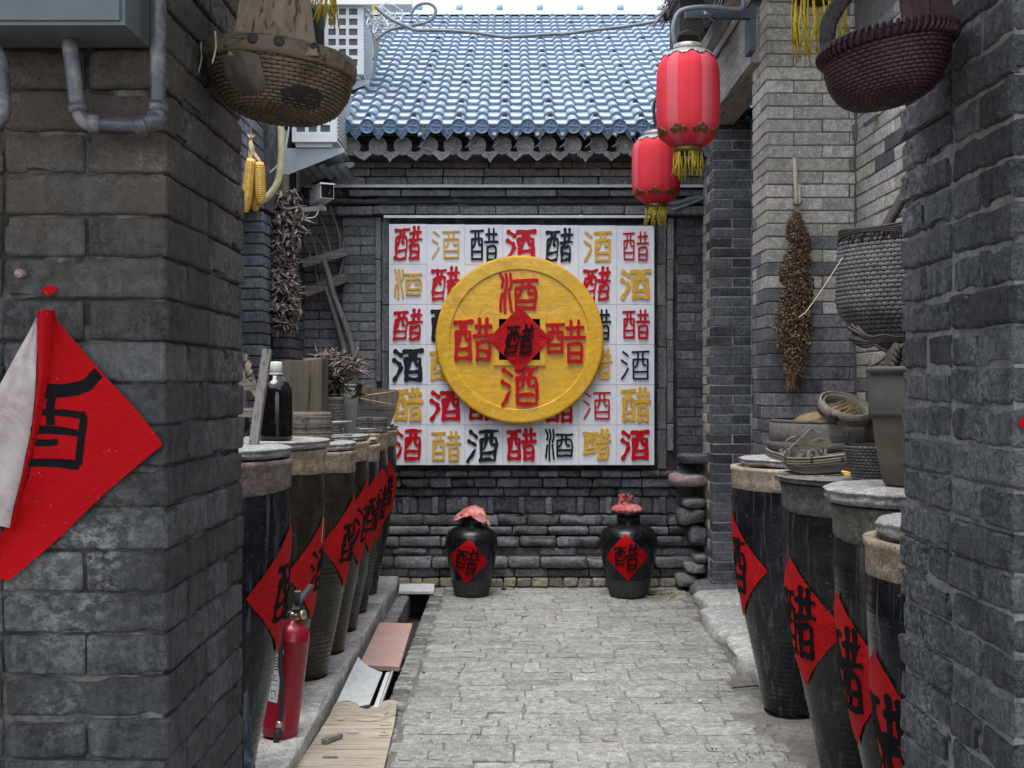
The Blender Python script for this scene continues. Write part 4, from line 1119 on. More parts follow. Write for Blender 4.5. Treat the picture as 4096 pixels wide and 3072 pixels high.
RJ = [(1.275, 5.2, 1.12, .262, 'jarblk', 'neck', -90, .674, 'jiu', 'farthest tall jar of the right row, tan clay neck, beside the doorway'),
      (1.305, 4.35, 1.118, .262, 'jargrn', 'neckgr', -75, .60, 'cu', 'second tall jar from the doorway on the right, grey neck, large red label'),
      (1.29, 3.6, 1.115, .262, 'jargrn', 'neckgr', -87, .60, 'cu', 'third tall jar on the right, under the stacked clay pot'),
      (1.21, 3.0, 1.085, .262, 'jarblk', 'neck', -84, .56, 'cu', 'nearest tall jar on the right, cream rim, half hidden by the pillar')]
for k, (X, Y, H, Rm, b, nk, th, zc_, kd, lb) in enumerate(RJ):
    tall_jar(X, Y, .006, H, Rm, b, nk, lb, th, zc_, .245, kd, 10+k, 40+k)
rl = ['pale stone lid under the large bamboo steamer', 'thin grey wooden lid under the split bamboo basket', 'thick split stone lid under the stacked clay pot', 'small stone lid on the nearest right jar']
for k, (X, Y, H, Rm, *_r) in enumerate(RJ):
    stone_lid(X+(.03, .0, .0, .0)[k], Y, .009+H, Rm*(.98, 1.1, 1.1, .9)[k], (.035, .026, .05, .045)[k], rl[k], k+11, 'lid' if k != 1 else 'neckgr')

# ================================================================ THE TWO VASES BEFORE THE END WALL
def vase(px, Y, Rm, H, label, th, zc_, hd, seed, cloth):
    X = xP(px, Y); t = thing('vinegar_urn', label, 'urn', (X, Y, .004), 'black urns before the end wall')
    S = H/.49; P_ = [(.60, 0), (.66, .015), (.72, .07), (.80, .15), (.90, .24), (.98, .33), (1., .38), (.97, .42), (.86, .455), (.66, .48), (.42, .492)]
    pr_ = [(r_*Rm, z*S) for r_, z in P_]
    def rad(z):
        for a, b in zip(pr_[:-1], pr_[1:]):
            if a[1] <= z <= b[1]: return a[0]+(b[0]-a[0])*(z-a[1])/(b[1]-a[1])
        return pr_[-1][0]
    fine = []; zs = [pr_[-1][1]*k/40 for k in range(41)]
    mb = MB(); i0 = 10
    mb.lathe([(rad(z), z) for z in zs[i0:]], (X, Y, .004), 48); mb.build('body', M['vase'], t)
    mb = MB(); mb.lathe([(rad(z), z) for z in zs[:i0+1]], (X, Y, .004), 48); mb.disc(Rm*.55, .001, (X, Y, .004), 24); mb.build('unglazed_foot', M['vaselow'], t)
    nr = Rm*.43; zt = pr_[-1][1]
    mb = MB(); mb.lathe([(nr*.98, zt-.004), (nr*.94, zt+.012), (nr*.94, zt+.065), (nr*1.1, zt+.07), (nr*1.12, zt+.082), (nr*.95, zt+.086), (0.001, zt+.087)], (X, Y, .004), 36); mb.build('neck', M['vase'], t)
    th = R(th)
    def W(u, v, h):
        z = zc_+v; r_ = rad(max(0, z-.004)) + .004+h; a = th+u/Rm
        return (X+r_*math.sin(a), Y-r_*math.cos(a), z)
    mb = MB(); rot = (.18, .03)[1-seed] if False else (-.12 if seed else .06)
    def rt(x, z): return (x*math.cos(rot)-z*math.sin(rot), x*math.sin(rot)+z*math.cos(rot))
    mb.grid(lambda u, v: W(*rt((u-v)*hd, (u+v-1)*hd), .0015*ns(u*9, v*9, seed)), 20, 20); lb = mb.build('red_label', M['red'], t)
    mb = MB(); strokes(mb, 'cu_drop', 'brush', .07, lambda u, v, h: W(*rt(u, v), .0025+h), -.001, .0012, seed=92+seed*3, size=.175, slant=.12); mb.build('character', M['ink'], lb)
    zt2 = zt+.09
    if cloth == 0:      # crumpled cloth flung over the neck
        mb = MB()
        path = spline([at(a_, b_, Y) for a_, b_ in ((1808, 2090), (1828, 2066), (1862, 2040), (1893, 2032), (1926, 2046), (1944, 2078), (1958, 2120))], 8); n_p = len(path)-1
        def f(u, v):
            k = u*n_p; i = min(int(k), n_p-1); p = path[i].lerp(path[i+1], k-i); w_ = (v-.5)
            mid = math.sin(u*math.pi); wid = .06+.15*mid
            fold = .012*math.sin(v*20+u*7+3*ns(u*4, v*4))+.014*ns(u*7, v*7, 3)
            sag = (.060 if v < .5 else .02)*mid
            y = p.y - (wid*(.5-v)) ; z = p.z + fold - sag*(2*abs(w_))**1.5
            if v < .35: y = max(y, Y-.105-.05*abs(u-.5)) - .02*abs(fold)*30*.1
            return (p.x + .35*fold, y, z+.006)
        mb.grid(f, 46, 30); mb.build('red_cloth', M['clothr'], t)
    else:
        mb = MB()
        def f(u, v):
            a = 2*math.pi*u; pl_ = 1+.07*math.sin(a*13+2*ns(math.cos(a), math.sin(a)))+.06*ns(math.cos(a)*3, math.sin(a)*3)
            P2 = [(1.0, 0), (1.14, .008), (1.2, .022), (1.05, .040), (.6, .056), (.25, .072)]
            q = v*(len(P2)-1); i = min(int(q), len(P2)-2); s_ = q-i
            r_ = nr*(P2[i][0]*(1-s_)+P2[i+1][0]*s_)*(1+(pl_-1)); z = P2[i][1]*(1-s_)+P2[i+1][1]*s_
            return (X-.01+r_*math.sin(a), Y-r_*math.cos(a), zt2+z-.003)
        mb.grid(f, 110, 14)
        for k in range(9):
            a0 = 2*math.pi*k/9; rs = random.Random(k)
            def pet(u, v, a0=a0, rs=rs):
                a = a0 + (u-.5)*1.3*(.4+v); r_ = nr*(.16+.42*v+.1*math.sin(u*9+k)); z = zt2+.062+.055*v-.03*v*v*(k % 3)
                return (X-.015+r_*math.sin(a), Y-r_*math.cos(a), z+.008*math.sin(u*12+k))
            mb.grid(pet, 10, 5)
        mb.build('knotted_cloth', M['clothr'], t)
vase(1886, 8.03, .186, .490, 'black urn left of centre with a loose faded red cloth over its neck', -8, .27, .162, 1, 0)
vase(2514, 8.02, .206, .505, 'black urn right of centre with a knotted pink cloth on top', -10, .30, .168, 0, 1)

# ================================================================ PEELING POSTER ON THE LEFT PILLAR
YQ = 1.953
post = thing('peeling_poster', 'large red diamond poster peeling off the left gate pillar, black brushed character', 'poster', (-.9, YQ, 1.2))
def q_(px, py, h=0.): p = at(px, py, YQ); return Vector((p.x, YQ-.003-h, p.z))
# stuck part : between the fold line (left) and the free right outline
foldl = [(222, 1243), (200, 1440), (172, 1700), (140, 1900), (95, 2010), (20, 2140), (-40, 2230)]
outl = [(228, 1275), (330, 1395), (440, 1520), (560, 1650), (658, 1775), (430, 1965), (230, 2160), (46, 2318), (0, 2300), (-40, 2300)]
def lerp_path(P_, t):
    L = [0]
    for a, b in zip(P_[:-1], P_[1:]): L.append(L[-1]+math.dist(a, b))
    d = t*L[-1]
    for k in range(len(P_)-1):
        if d <= L[k+1]+1e-9:
            s_ = (d-L[k])/(L[k+1]-L[k]); return (P_[k][0]+(P_[k+1][0]-P_[k][0])*s_, P_[k][1]+(P_[k+1][1]-P_[k][1])*s_)
    return P_[-1]
mb = MB()
def xat_(P_, y):
    for a, b in zip(P_[:-1], P_[1:]):
        if min(a[1], b[1]) <= y <= max(a[1], b[1]) and a[1] != b[1]: return a[0]+(b[0]-a[0])*(y-a[1])/(b[1]-a[1])
    return P_[-1][0]
def plift(x, y, xl=None, xr=None):
    if xl is None: xl = xat_(foldl, y); xr = xat_([(228, 1243)]+outl[:8], y)
    u = (x-xl)/max(1, xr-xl)
    return .016*max(0, 1-u*3.5)**2 + .0026*ns(x*.006, y*.006) + .0012*abs(ns(x*.014, y*.02, 3)) + .0022
def sf(u, v):
    zt = 1243 + (2316-1243)*v
    # left x from fold polyline, right x from outline at this height
    def xat(P_, y):
        for a, b in zip(P_[:-1], P_[1:]):
            if min(a[1], b[1]) <= y <= max(a[1], b[1]) and a[1] != b[1]: return a[0]+(b[0]-a[0])*(y-a[1])/(b[1]-a[1])
        return P_[-1][0]
    xl = xat(foldl, zt) if zt < 2230 else -60
    xr = xat([(228, 1243)]+outl[:8], zt)
    xr = max(xr, xl+1)
    x = xl + (xr-xl)*u
    return q_(x, zt, plift(x, zt, xl, xr))
mb.grid(sf, 30, 60); sp_ = mb.build('red_sheet', M['red'], post)
mb = MB()   # the curled-over flap showing its pale back
def ff(u, v):
    y0 = 1275 + (2050-1275)*v
    xr = lerp_path([(172, 1270), (168, 1500), (150, 1700), (110, 1880), (62, 2095)], v)[0]
    xl = lerp_path([(166, 1290), (75, 1480), (-5, 1640), (-60, 1850), (-90, 2060)], v)[0]
    x = xr + (xl-xr)*u; yy = y0+ (55*v)*(1-u)
    return q_(x, yy, .020+.05*math.sin(u*1.6)*min(1, v*2)*.6+.004*ns(u*4, v*6))
mb.grid(ff, 16, 40); mb.build('pale_back_flap', M['paperbk'], post)
mb = MB()   # the red roll along the fold
def rf_(u, v):
    y0 = 1243 + (2110-1243)*v; xl = lerp_path([(168, 1243), (170, 1500), (150, 1720), (112, 1890), (66, 2100)], v)[0]
    w_ = lerp_path([(60, 0), (44, 300), (26, 520), (14, 1000)], v)[0]
    a = math.pi*u; return q_(xl+w_*u, y0, .017+.012*math.sin(a))
mb.grid(rf_, 10, 40); mb.build('red_fold', M['red'], post)
mb = MB()   # brush strokes (the right part of the character)
def bs(pts, w0, w1=None, k=[0]):
    k[0] += 1; w1 = w1 or w0; seq = spline([Vector((a, b, 0)) for a, b in pts], 8); n_ = len(seq); i = len(mb.v)
    for j, p in enumerate(seq):
        t_ = (seq[min(j+1, n_-1)]-seq[max(j-1, 0)]).normalized(); nn = Vector((-t_.y, t_.x, 0)); ww = (w0+(w1-w0)*j/(n_-1))/2*(1+.12*ns(p.x*.04, p.y*.04, k[0]))
        if j in (0, n_-1): ww *= .75
        for s_ in (1, -1):
            q = p+nn*ww*s_; mb.v.append(tuple(q_(q.x, q.y, plift(q.x, q.y) + .0007+.00008*k[0])))
    for j in range(n_-1): mb.face((i+2*j, i+2*j+1, i+2*j+3, i+2*j+2))
bs([(190, 1565), (280, 1560), (350, 1540), (385, 1505), (402, 1490)], 56, 48)
bs([(220, 1580), (213, 1640), (216, 1700)], 30)
bs([(170, 1648), (250, 1650), (325, 1660), (348, 1662)], 24, 34)
bs([(342, 1660), (330, 1760), (318, 1860)], 30)
bs([(150, 1716), (240, 1720), (330, 1735)], 36, 26)
bs([(145, 1765), (200, 1770), (240, 1765)], 30, 24)
bs([(135, 1846), (230, 1850), (322, 1860)], 30, 40)
mb.build('character', M['ink'], sp_)
# scrap of red paper above it, and the tip of another poster on the right pillar
mb = MB(); i = 0
pts = [(160, 1163), (205, 1140), (218, 1146), (238, 1152), (225, 1168), (198, 1185), (182, 1172)]
mb.v = [tuple(q_(a, b, .002)) for a, b in pts]; mb.face(range(len(pts))); mb.v += [tuple(q_(a, b, .0008)) for a, b in pts]; mb.face([k+len(pts) for k in range(len(pts))][::-1])
one(mb, 'paper_scrap', M['red'], 'tiny torn red scrap stuck above the peeling poster', 'paper scrap')
mb = MB()
def rp(u, v):
    a, b = u-.5, v-.5; p = at(4066, 1690, 1.95); return (p.x+.0+ (a-b)*.16+.16, 1.948-.002-.001*ns(u*5, v*5), p.z+(a+b)*.16)
mb.grid(rp, 12, 12); one(mb, 'wall_poster', M['red'], 'tip of a red diamond poster at the right frame edge on the right pillar', 'poster')
# rusty nail
mb = MB(); mb.tube([q_(100, 1095, -.004), q_(98, 1098, .02)], [.006, .008], 8); one(mb, 'wall_nail', M['pink'], 'stubby bolt end in the left pillar above the poster', 'bolt')

# ================================================================ METER BOX AND PIPES TOP LEFT
mbx = thing('meter_box', 'grey steel meter box on the left pillar, cropped by the top edge', 'meter box', (-.95, 1.8, 2.1))
YM = 1.83; zb = zP(100, YM)
mb = MB(); mb.box(-1.35, xP(500, YM), YM, 1.952, zb, 2.6); mb.build('cabinet', M['boxgrey'], mbx)
mb = MB(); mb.box(-1.3, xP(482, YM), YM-.006, YM, zP(84, YM), 2.55); mb.build('door', M['boxgrey'], mbx)
mb = MB(); mb.tube(spline([at(*q, 1.905) for q in ((632, -60), (633, 60), (632, 250), (632, 420), (628, 470), (600, 498), (560, 502), (400, 497), (348, 490), (318, 455), (305, 400), (275, 150))], 8), .0128*1.0, 16)
for (x0, y0, x1, y1) in ((632, 408, 631, 445), (545, 502, 590, 500), (360, 494, 405, 497), (308, 418, 315, 450)):
    mb.tube([at(x0, y0, 1.905), at(x1, y1, 1.905)], .0165, 16)
mb.tube([at(628, 455, 1.905), at(620, 485, 1.905), at(592, 500, 1.905)], .0160, 16)
one(mb, 'conduit_pipe', M['pipe'], 'grey plastic pipe bending under the meter box on the left pillar', 'pipe')
mb = MB(); mb.tube(spline([at(*q, 1.90) for q in ((-40, 150), (0, 250), (14, 380), (8, 470), (-50, 500))], 8), .012, 12)
one(mb, 'conduit_pipe', M['pipe'], 'second grey pipe at the far left edge, mostly cropped', 'pipe')

# ================================================================ HANGING BASKETS
def weave(mb, sf_, nu, nv, amp, stretch=1.25, over=.85, u0=0., u1=1., v0=0., v1=1.):
    """a skin of small raised strands over the surface sf_(u, v)"""
    def S(u, v): return Vector(sf_(u, max(0, min(1, v))))
    for j in range(nv):
        vc = v0+(v1-v0)*(j+.5)/nv; dv = (v1-v0)/nv*over/2
        for i in range(nu):
            uc = u0+(u1-u0)*(i+(.5 if j % 2 else 0))/nu; du = (u1-u0)/nu*stretch/2
            c = S(uc, vc); a = S(uc+du*.2, vc)-c; b = S(uc, vc+dv*.3)-c; n_ = a.cross(b)
            if n_.length < 1e-12: continue
            n_.normalize(); am = amp*rnd(.75, 1.2); k = len(mb.v)
            pL, pR = S(uc-du, vc)-n_*amp*.3, S(uc+du, vc)-n_*amp*.3
            t1, t2 = S(uc-du*.45, vc+dv), S(uc+du*.45, vc+dv); b1, b2 = S(uc-du*.45, vc-dv), S(uc+du*.45, vc-dv)
            m1, m2 = S(uc-du*.4, vc)+n_*am, S(uc+du*.4, vc)+n_*am
            mb.v += [tuple(q) for q in (pL, pR, t1, t2, b1, b2, m1, m2)]
            for f in ((0, 6, 2), (0, 4, 6), (6, 7, 3, 2), (4, 5, 7, 6), (7, 1, 3), (5, 1, 7)): mb.face([k+q for q in f])
def basket(name, label, cx, cy, zr, zb_, rx, ry, mt, rimm, hm, tiltx, strand=(46, 22), rimh=.028, sw=0.):
    t = thing(name, label, 'basket', (cx, cy, zb_))
    H = zr-zb_
    def S(u, v, k=1.):
        a = 2*math.pi*u; vv = v; r_ = (math.sin(vv*math.pi/2))**.48*k
        z = zb_ + H*(1-math.cos(vv*math.pi/2))**.9*1.0 if True else 0
        x = rx*r_*math.sin(a); y = -ry*r_*math.cos(a)
        return (cx+x, cy+y, z + x*tiltx)
    mb = MB(); mb.grid(lambda u, v: S(u, v, .975), 40, 14); mb.grid(lambda u, v: S(1-u, v, .95), 40, 14); mb.build('inner_shell', M['weavecore'], t)
    mb = MB(); weave(mb, S, strand[0], strand[1], .0036, 1.3, .92, v0=.0, v1=.97); e = mb.build('weave', M[mt], t); e['kind'] = 'stuff'
    mb = MB()
    def rim(u, v):
        a = 2*math.pi*u; P_ = [(1.0, -rimh*.5), (1.05, -rimh*.45), (1.065, 0), (1.05, rimh*.45), (1.0, rimh*.5), (.94, rimh*.4), (.93, -rimh*.4), (1.0, -rimh*.5)]
        q = v*7; i = min(int(q), 6); s_ = q-i; k = P_[i][0]*(1-s_)+P_[i+1][0]*s_; dz = P_[i][1]*(1-s_)+P_[i+1][1]*s_
        k *= 1+.012*ns(math.cos(a)*3, math.sin(a)*3, cx*5); x = rx*k*math.sin(a); y = -ry*k*math.cos(a)
        return (cx+x, cy+y, zr+dz+.003*ns(math.cos(a)*2, math.sin(a)*2, cx)+x*tiltx)
    mb.grid(rim, 72, 14); mb.build('rim', M[rimm], t)
    return t, S
bx, by = xP(1121, 2.2), 2.2; zr = zP(168, 2.06)
bk, S1 = basket('willow_basket', 'brown patched willow basket with wide wooden handle hanging by the left pillar', bx, by, zr, zP(448, 2.14), .139, .135, 'weaveb', 'woodbr', 'woodhz', -.1, (40, 19), .036)
mb = MB(); zz = zr
for (x0, x1, x2, x3, y0) in ((-.075, .075, -.045, .05, by-.137), (-.075, .075, -.045, .05, by+.118)):
    pass
def plank(mb, p0, w0, p1, w1, t_, cur=0.):
    p0, p1 = Vector(p0), Vector(p1); n_ = 8; i = len(mb.v)
    for k in range(n_+1):
        q = k/n_; p = p0.lerp(p1, q); ww = w0+(w1-w0)*(q**.7); p = p+Vector((0, -cur*math.sin(q*math.pi), 0))
        for sx in (-1, 1):
            for sy in (0, 1): mb.v.append((p.x+sx*ww/2, p.y+sy*t_, p.z))
    for k in range(n_):
        a = i+4*k; b = a+4
        for f in ((a, a+2, b+2, b), (a+1, b+1, b+3, a+3), (a, b, b+1, a+1), (a+2, a+3, b+3, b+2)): mb.smooth = False; mb.face(f)
plank(mb, (bx+.012, by-.125, zr-.02), .165, (bx+.005, by-.05, zr+.30), .09, .018); mb.build('front_handle', M['woodhz'], bk)
mb = MB(); plank(mb, (bx-.03, by+.105, zr-.02), .16, (bx-.045, by+.04, zr+.30), .08, .018); mb.build('rear_handle', M['handledk'], bk)
mb = MB()
for (a_, sc2) in ((-.14, 1), (.18, 1), (.62, 1.1)):
    mb = MB(); X_ = bx+.147*math.sin(a_); Y_ = by-.143*math.cos(a_)
    mb.grid(lambda u, v: (X_+.0105*sc2*math.sin(v*math.pi/2)*math.cos(2*math.pi*u), Y_-.006*math.cos(v*math.pi/2), zr+.004+(X_-bx)*-.1+.0105*sc2*math.sin(v*math.pi/2)*math.sin(2*math.pi*u)), 14, 5); mb.build('rivet', M['chillidk'], bk)
def patch(nm, mt, u0, u1, v0, v1, sd):
    mb = MB()
    def f(u, v):
        a = 2*math.pi*u; r_ = v*(1+.18*ns(math.cos(a)*2+sd, math.sin(a)*2)); uu = (u0+u1)/2+(u1-u0)/2*r_*math.copysign(abs(math.cos(a))**.7, math.cos(a)); vv = (v0+v1)/2+(v1-v0)/2*r_*math.copysign(abs(math.sin(a))**.7, math.sin(a))
        p = Vector(S1(uu, vv, 1.035)); p.y -= .002*ns(p.x*60, p.z*60, sd)+.001; return p
    mb.grid(f, 40, 8); mb.build(nm, mt, bk)
patch('leather_patch', M['patchm'], -.105, -.005, .36, .9, 2.); patch('black_patch', M['weavecore'], .035, .15, .22, .55, 7.)
for a_ in (-.72, -1.3):
    mb = MB(); X_ = bx+.15*math.sin(a_); Y_ = by-.146*math.cos(a_); mb.tube(spline([(X_, Y_+.004, zr+.03), (X_+.003, Y_-.001, zr), (X_-.004, Y_, zr-.03)], 4), .0018, 5); mb.build('string', M['stalk'], bk)

bx2, by2 = xP(3548, 2.2), 2.2; zr2 = zP(118, 2.1)
bk2, S2 = basket('willow_basket', 'dark maroon woven basket with wrapped rim hanging before the right pillar', bx2, by2, zr2, zP(398, 2.16), .118, .125, 'weaver', 'handledk', 'handledk', .16, (42, 19), .02)
mb = MB()
for k in range(60):
    a = 2*math.pi*k/60; c = Vector((bx2+.121*math.sin(a), by2-.129*math.cos(a), zr2+.121*math.sin(a)*.16)); n_ = Vector((math.sin(a), -math.cos(a), 0)); pts = []
    for q in range(9):
        an = 2*math.pi*q/8; pts.append(c+n_*math.cos(an)*.0095+Vector((0, 0, 1))*math.sin(an)*.014+Vector((math.cos(a), math.sin(a), 0))*(.004*math.sin(an)))
    mb.tube(pts, .0042, 5, cap=False)
e = mb.build('rim_wrapping', M['weaver'], bk2); e['kind'] = 'stuff'
mb = MB()
plank(mb, (bx2+.02, by2-.115, zr2-.005), .05, (bx2+.0, by2-.05, zr2+.35), .05, .012); plank(mb, (bx2+.075, by2-.10, zr2-.0), .045, (bx2+.045, by2-.04, zr2+.35), .04, .012); mb.build('front_handle', M['handledk'], bk2)
mb = MB(); mb.tube(spline([(bx2-.115, by2, zr2-.01), (bx2-.11, by2, zr2+.05), (bx2-.06, by2, zr2+.12), (bx2+.0, by2+.02, zr2+.15), (bx2+.07, by2+.04, zr2+.2)], 8), .016, 8, flat=.4); mb.build('bent_hoop', M['beamdk'], bk2)

# ================================================================ CORN, CHILLIES, FORKS, CAMERA, AC UNITS (LEFT WALL)
YK = 4.9
corn = thing('corn_bunch', 'bunch of yellow dried corn cobs hanging by the left pillar edge', 'corn', at(1020, 850, YK))
def cob(px0, py0, px1, py1, rad, dy):
    a, b = at(px0, py0, YK+dy), at(px1, py1, YK+dy); ax = b-a; L = ax.length; n_r = int(L/.0092)
    mb = MB(); d = ax.normalized(); s1 = d.cross(Vector((0, 1, 0))).normalized(); s2 = d.cross(s1)
    for k in range(n_r):
        t = (k+.5)/n_r; r_ = rad*(math.sin(min(1, t*6+.35)*math.pi/2))*(1 if t < .6 else math.sqrt(max(.02, 1-((t-.6)/.42)**2)))
        c = a+d*L*t; m_ = 11
        for q in range(m_):
            an = 2*math.pi*q/m_; ra = s1*math.cos(an)+s2*math.sin(an); ta = -s1*math.sin(an)+s2*math.cos(an); ww = math.pi*r_/m_*.92; hh = L/n_r*.46; p = c+ra*r_
            i = len(mb.v); mb.v += [tuple(p-ta*ww-d*hh), tuple(p+ta*ww-d*hh), tuple(p+ta*ww+d*hh), tuple(p-ta*ww+d*hh), tuple(p+ra*.006)]
            for f in ((0, 1, 4), (1, 2, 4), (2, 3, 4), (3, 0, 4)): mb.face([i+z for z in f])
    mb.tube([a, a+d*L*.5, b-d*L*.12], [rad*.95, rad*.97, rad*.5], 12); mb.build('corn_cob', M['corn'], corn)
cob(1005, 636, 982, 850, .0205, 0); cob(1037, 650, 1044, 815, .0205, .01); cob(1018, 700, 1022, 845, .02, .045)
mb = MB()
for k in range(26):
    s_ = rnd(-1, 1); mb.tube(spline([at(1003+rnd(-3,3), 560+rnd(-6,6), YK), at(1006+s_*10, 600, YK+rnd(-.01,.01)), at(1003+(38 if k % 2 else 0)+s_*9, 650, YK+rnd(-.01,.02))], 4), [.0035, .005, .006, .006, .005, .005, .004, .004, .002], 5, flat=.4)
for k in range(14): mb.tube([at(1003, 562, YK), at(1003+rnd(-16,16), 545+rnd(-14,4), YK+rnd(-.02,.02))], [.003, .0008], 4)
mb.build('husks', M['husk'], corn)
mb = MB(); mb.tube([at(1003, 560, YK), at(1003, 300, YK), Vector((-1.13, YK, 3.2))], .0025, 5); mb.build('string', M['stalk'], corn)
mb = MB(); mb.tube([(-1.9, YK, 3.2), (-1.1, YK, 3.2), (-.4, YK, 3.2), (2.0, YK, 3.2+.0)], .012, 6); 
one(mb, 'hanging_pole', M['woodz'], 'thin pole crossing above the frame from which the corn hangs', 'pole')

def curlies(mb, n_, pf, L0, L1, r_, down=.6, spread=1.):
    for k in range(n_):
        p = Vector(pf()); d = Vector((rnd(-1, 1)*spread, rnd(-1, .6)*spread, -rnd(.2, 1.2)*down)).normalized(); L = rnd(L0, L1); pts = [p]; m_ = 4
        b_ = Vector((rnd(-1, 1), rnd(-1, 1), rnd(-1, 1)))*1.3
        for q in range(m_): d = (d+b_*rnd(.1, .7)).normalized(); pts.append(pts[-1]+d*L/m_)
        rr = r_*rnd(.6, 1.3); mb.tube(pts, [rr*.6, rr, rr*.85, rr*.6, rr*.15], 4, flat=.5)
ch = thing('chilli_string', 'long thick string of shrivelled dried chillies hanging on the left wall', 'dried chillies', at(1135, 1320, 7.5))
def chp():
    t = rnd(0, 1); py = 760+560*t; wd = (.075+.025*math.sin(t*9)+.03*min(1, t*4))*(1 if t < .85 else 1-.35*(t-.85)/.15); a = rnd(0, 2*math.pi); p = at(1136+8*math.sin(t*6), py, 7.62); q = rnd(.4, 1)
    return (p.x+wd*math.cos(a)*q, p.y+wd*math.sin(a)*.7*q, p.z)
mb = MB(); curlies(mb, 800, chp, .05, .10, .0155, .9); e = mb.build('chillies', M['chilli'], ch); e['kind'] = 'stuff'
mb = MB(); curlies(mb, 90, chp, .05, .09, .014, .9); e = mb.build('reddish_chillies', M['chillir'], ch); e['kind'] = 'stuff'
mb = MB(); mb.tube([at(1136, 700, 7.62), at(1136, 1300, 7.62)], .035, 8); mb.build('core', M['chillidk'], ch)

def C5(x, y, Y): return at(900+.482*x, 700+.482*y, Y)
def fork(label, head_a, head_b, hw, hy, handle, hwid, tines, mat, Yh):
    t = thing('wooden_fork', label, 'pitchfork', C5(handle[-1][0], handle[-1][1], Yh))
    mb = MB(); mb.beam(C5(*head_a, Yh-.10), C5(*head_b, Yh-.10), .06, hw, up=(0, 0, 1)); mb.build('crossbar', M['woodx'] if mat == 0 else M['steam'], t)
    mb = MB(); mb.tube(spline([C5(x, y, Yh-.12+.012*k) for k, (x, y) in enumerate(handle)], 5), hwid, 10); mb.build('handle', M['woodz'], t)
    for tn in tines:
        mb = MB(); pts = spline([C5(x, y, Yh-.08) for x, y in tn], 5); n_ = len(pts); mb.tube(pts, [.013*(1-.65*k/(n_-1)) for k in range(n_)], 8); mb.build('tine', M['steam'], t)
    return t
fork('upper wooden pitchfork leaning against the end wall, dark handle in front', (650, 738), (1003, 640), .062, 0, [(815, 700), (850, 800), (905, 1000), (1000, 1250), (1050, 1420), (1110, 1640)], .021,
     [[(715, 705), (690, 620), (652, 540)], [(770, 690), (725, 540), (660, 350), (640, 310)], [(840, 665), (800, 575), (752, 500)], [(880, 650), (840, 480), (800, 370), (748, 275)], [(955, 620), (940, 470), (900, 350), (865, 240)]], 0, YW-.02)
fork('lower wooden pitchfork leaning behind the other, rounded crossbar', (672, 975), (1012, 850), .07, 0, [(835, 930), (880, 1060), (940, 1260), (990, 1450), (1020, 1600)], .019,
     [[(780, 910), (745, 780), (735, 720)], [(950, 850), (975, 720), (985, 660), (960, 500), (905, 420)]], 1, YW+.02)

cctv = thing('security_camera', 'small white security camera on an arm in the left corner', 'camera', at(1290, 840, 7.9))
p = at(1290, 778, 7.9); Mc = Matrix.Translation(p) @ Matrix.Rotation(R(28), 4, 'Z') @ Matrix.Rotation(R(-4), 4, 'X')
mb = MB(); mb.box(-.048, .048, -.1, .14, -.05, .05, Mc); mb.box(-.053, .053, -.115, .14, .046, .056, Mc); mb.build('housing', M['acw'], cctv)
mb = MB(); mb.box(-.043, .043, -.106, -.1, -.044, .044, Mc); mb.lathe([(.001, 0), (.02, 0), (.022, .006), (.022, .0)], (0,0,0), 20, M=Mc @ Matrix.Translation((0, -.106, 0)) @ Matrix.Rotation(R(90), 4, 'X')); mb.build('lens_glass', M['bottle'], cctv)
mb = MB(); a = at(1284, 806, 7.93); b = at(1282, 832, 7.93); c = at(1190, 842, 8.0); mb.tube([a, b], .014, 8); mb.beam(at(1298, 833, 7.93), c, .05, .03); mb.tube(spline([at(1275, 835, 7.9), at(1262, 865, 7.9), at(1230, 872, 7.9), at(1190, 862, 7.95)], 6), .006, 5); mb.build('arm', M['acw'], cctv)
mb = MB(); mb.tube(spline([at(*q, 8.1) for q in ((1180, 800), (1195, 775), (1208, 790), (1212, 850))], 6), .02, 8); one(mb, 'corner_cable', M['black'], 'thick black cable bundle in the left wall corner by the camera', 'cable')

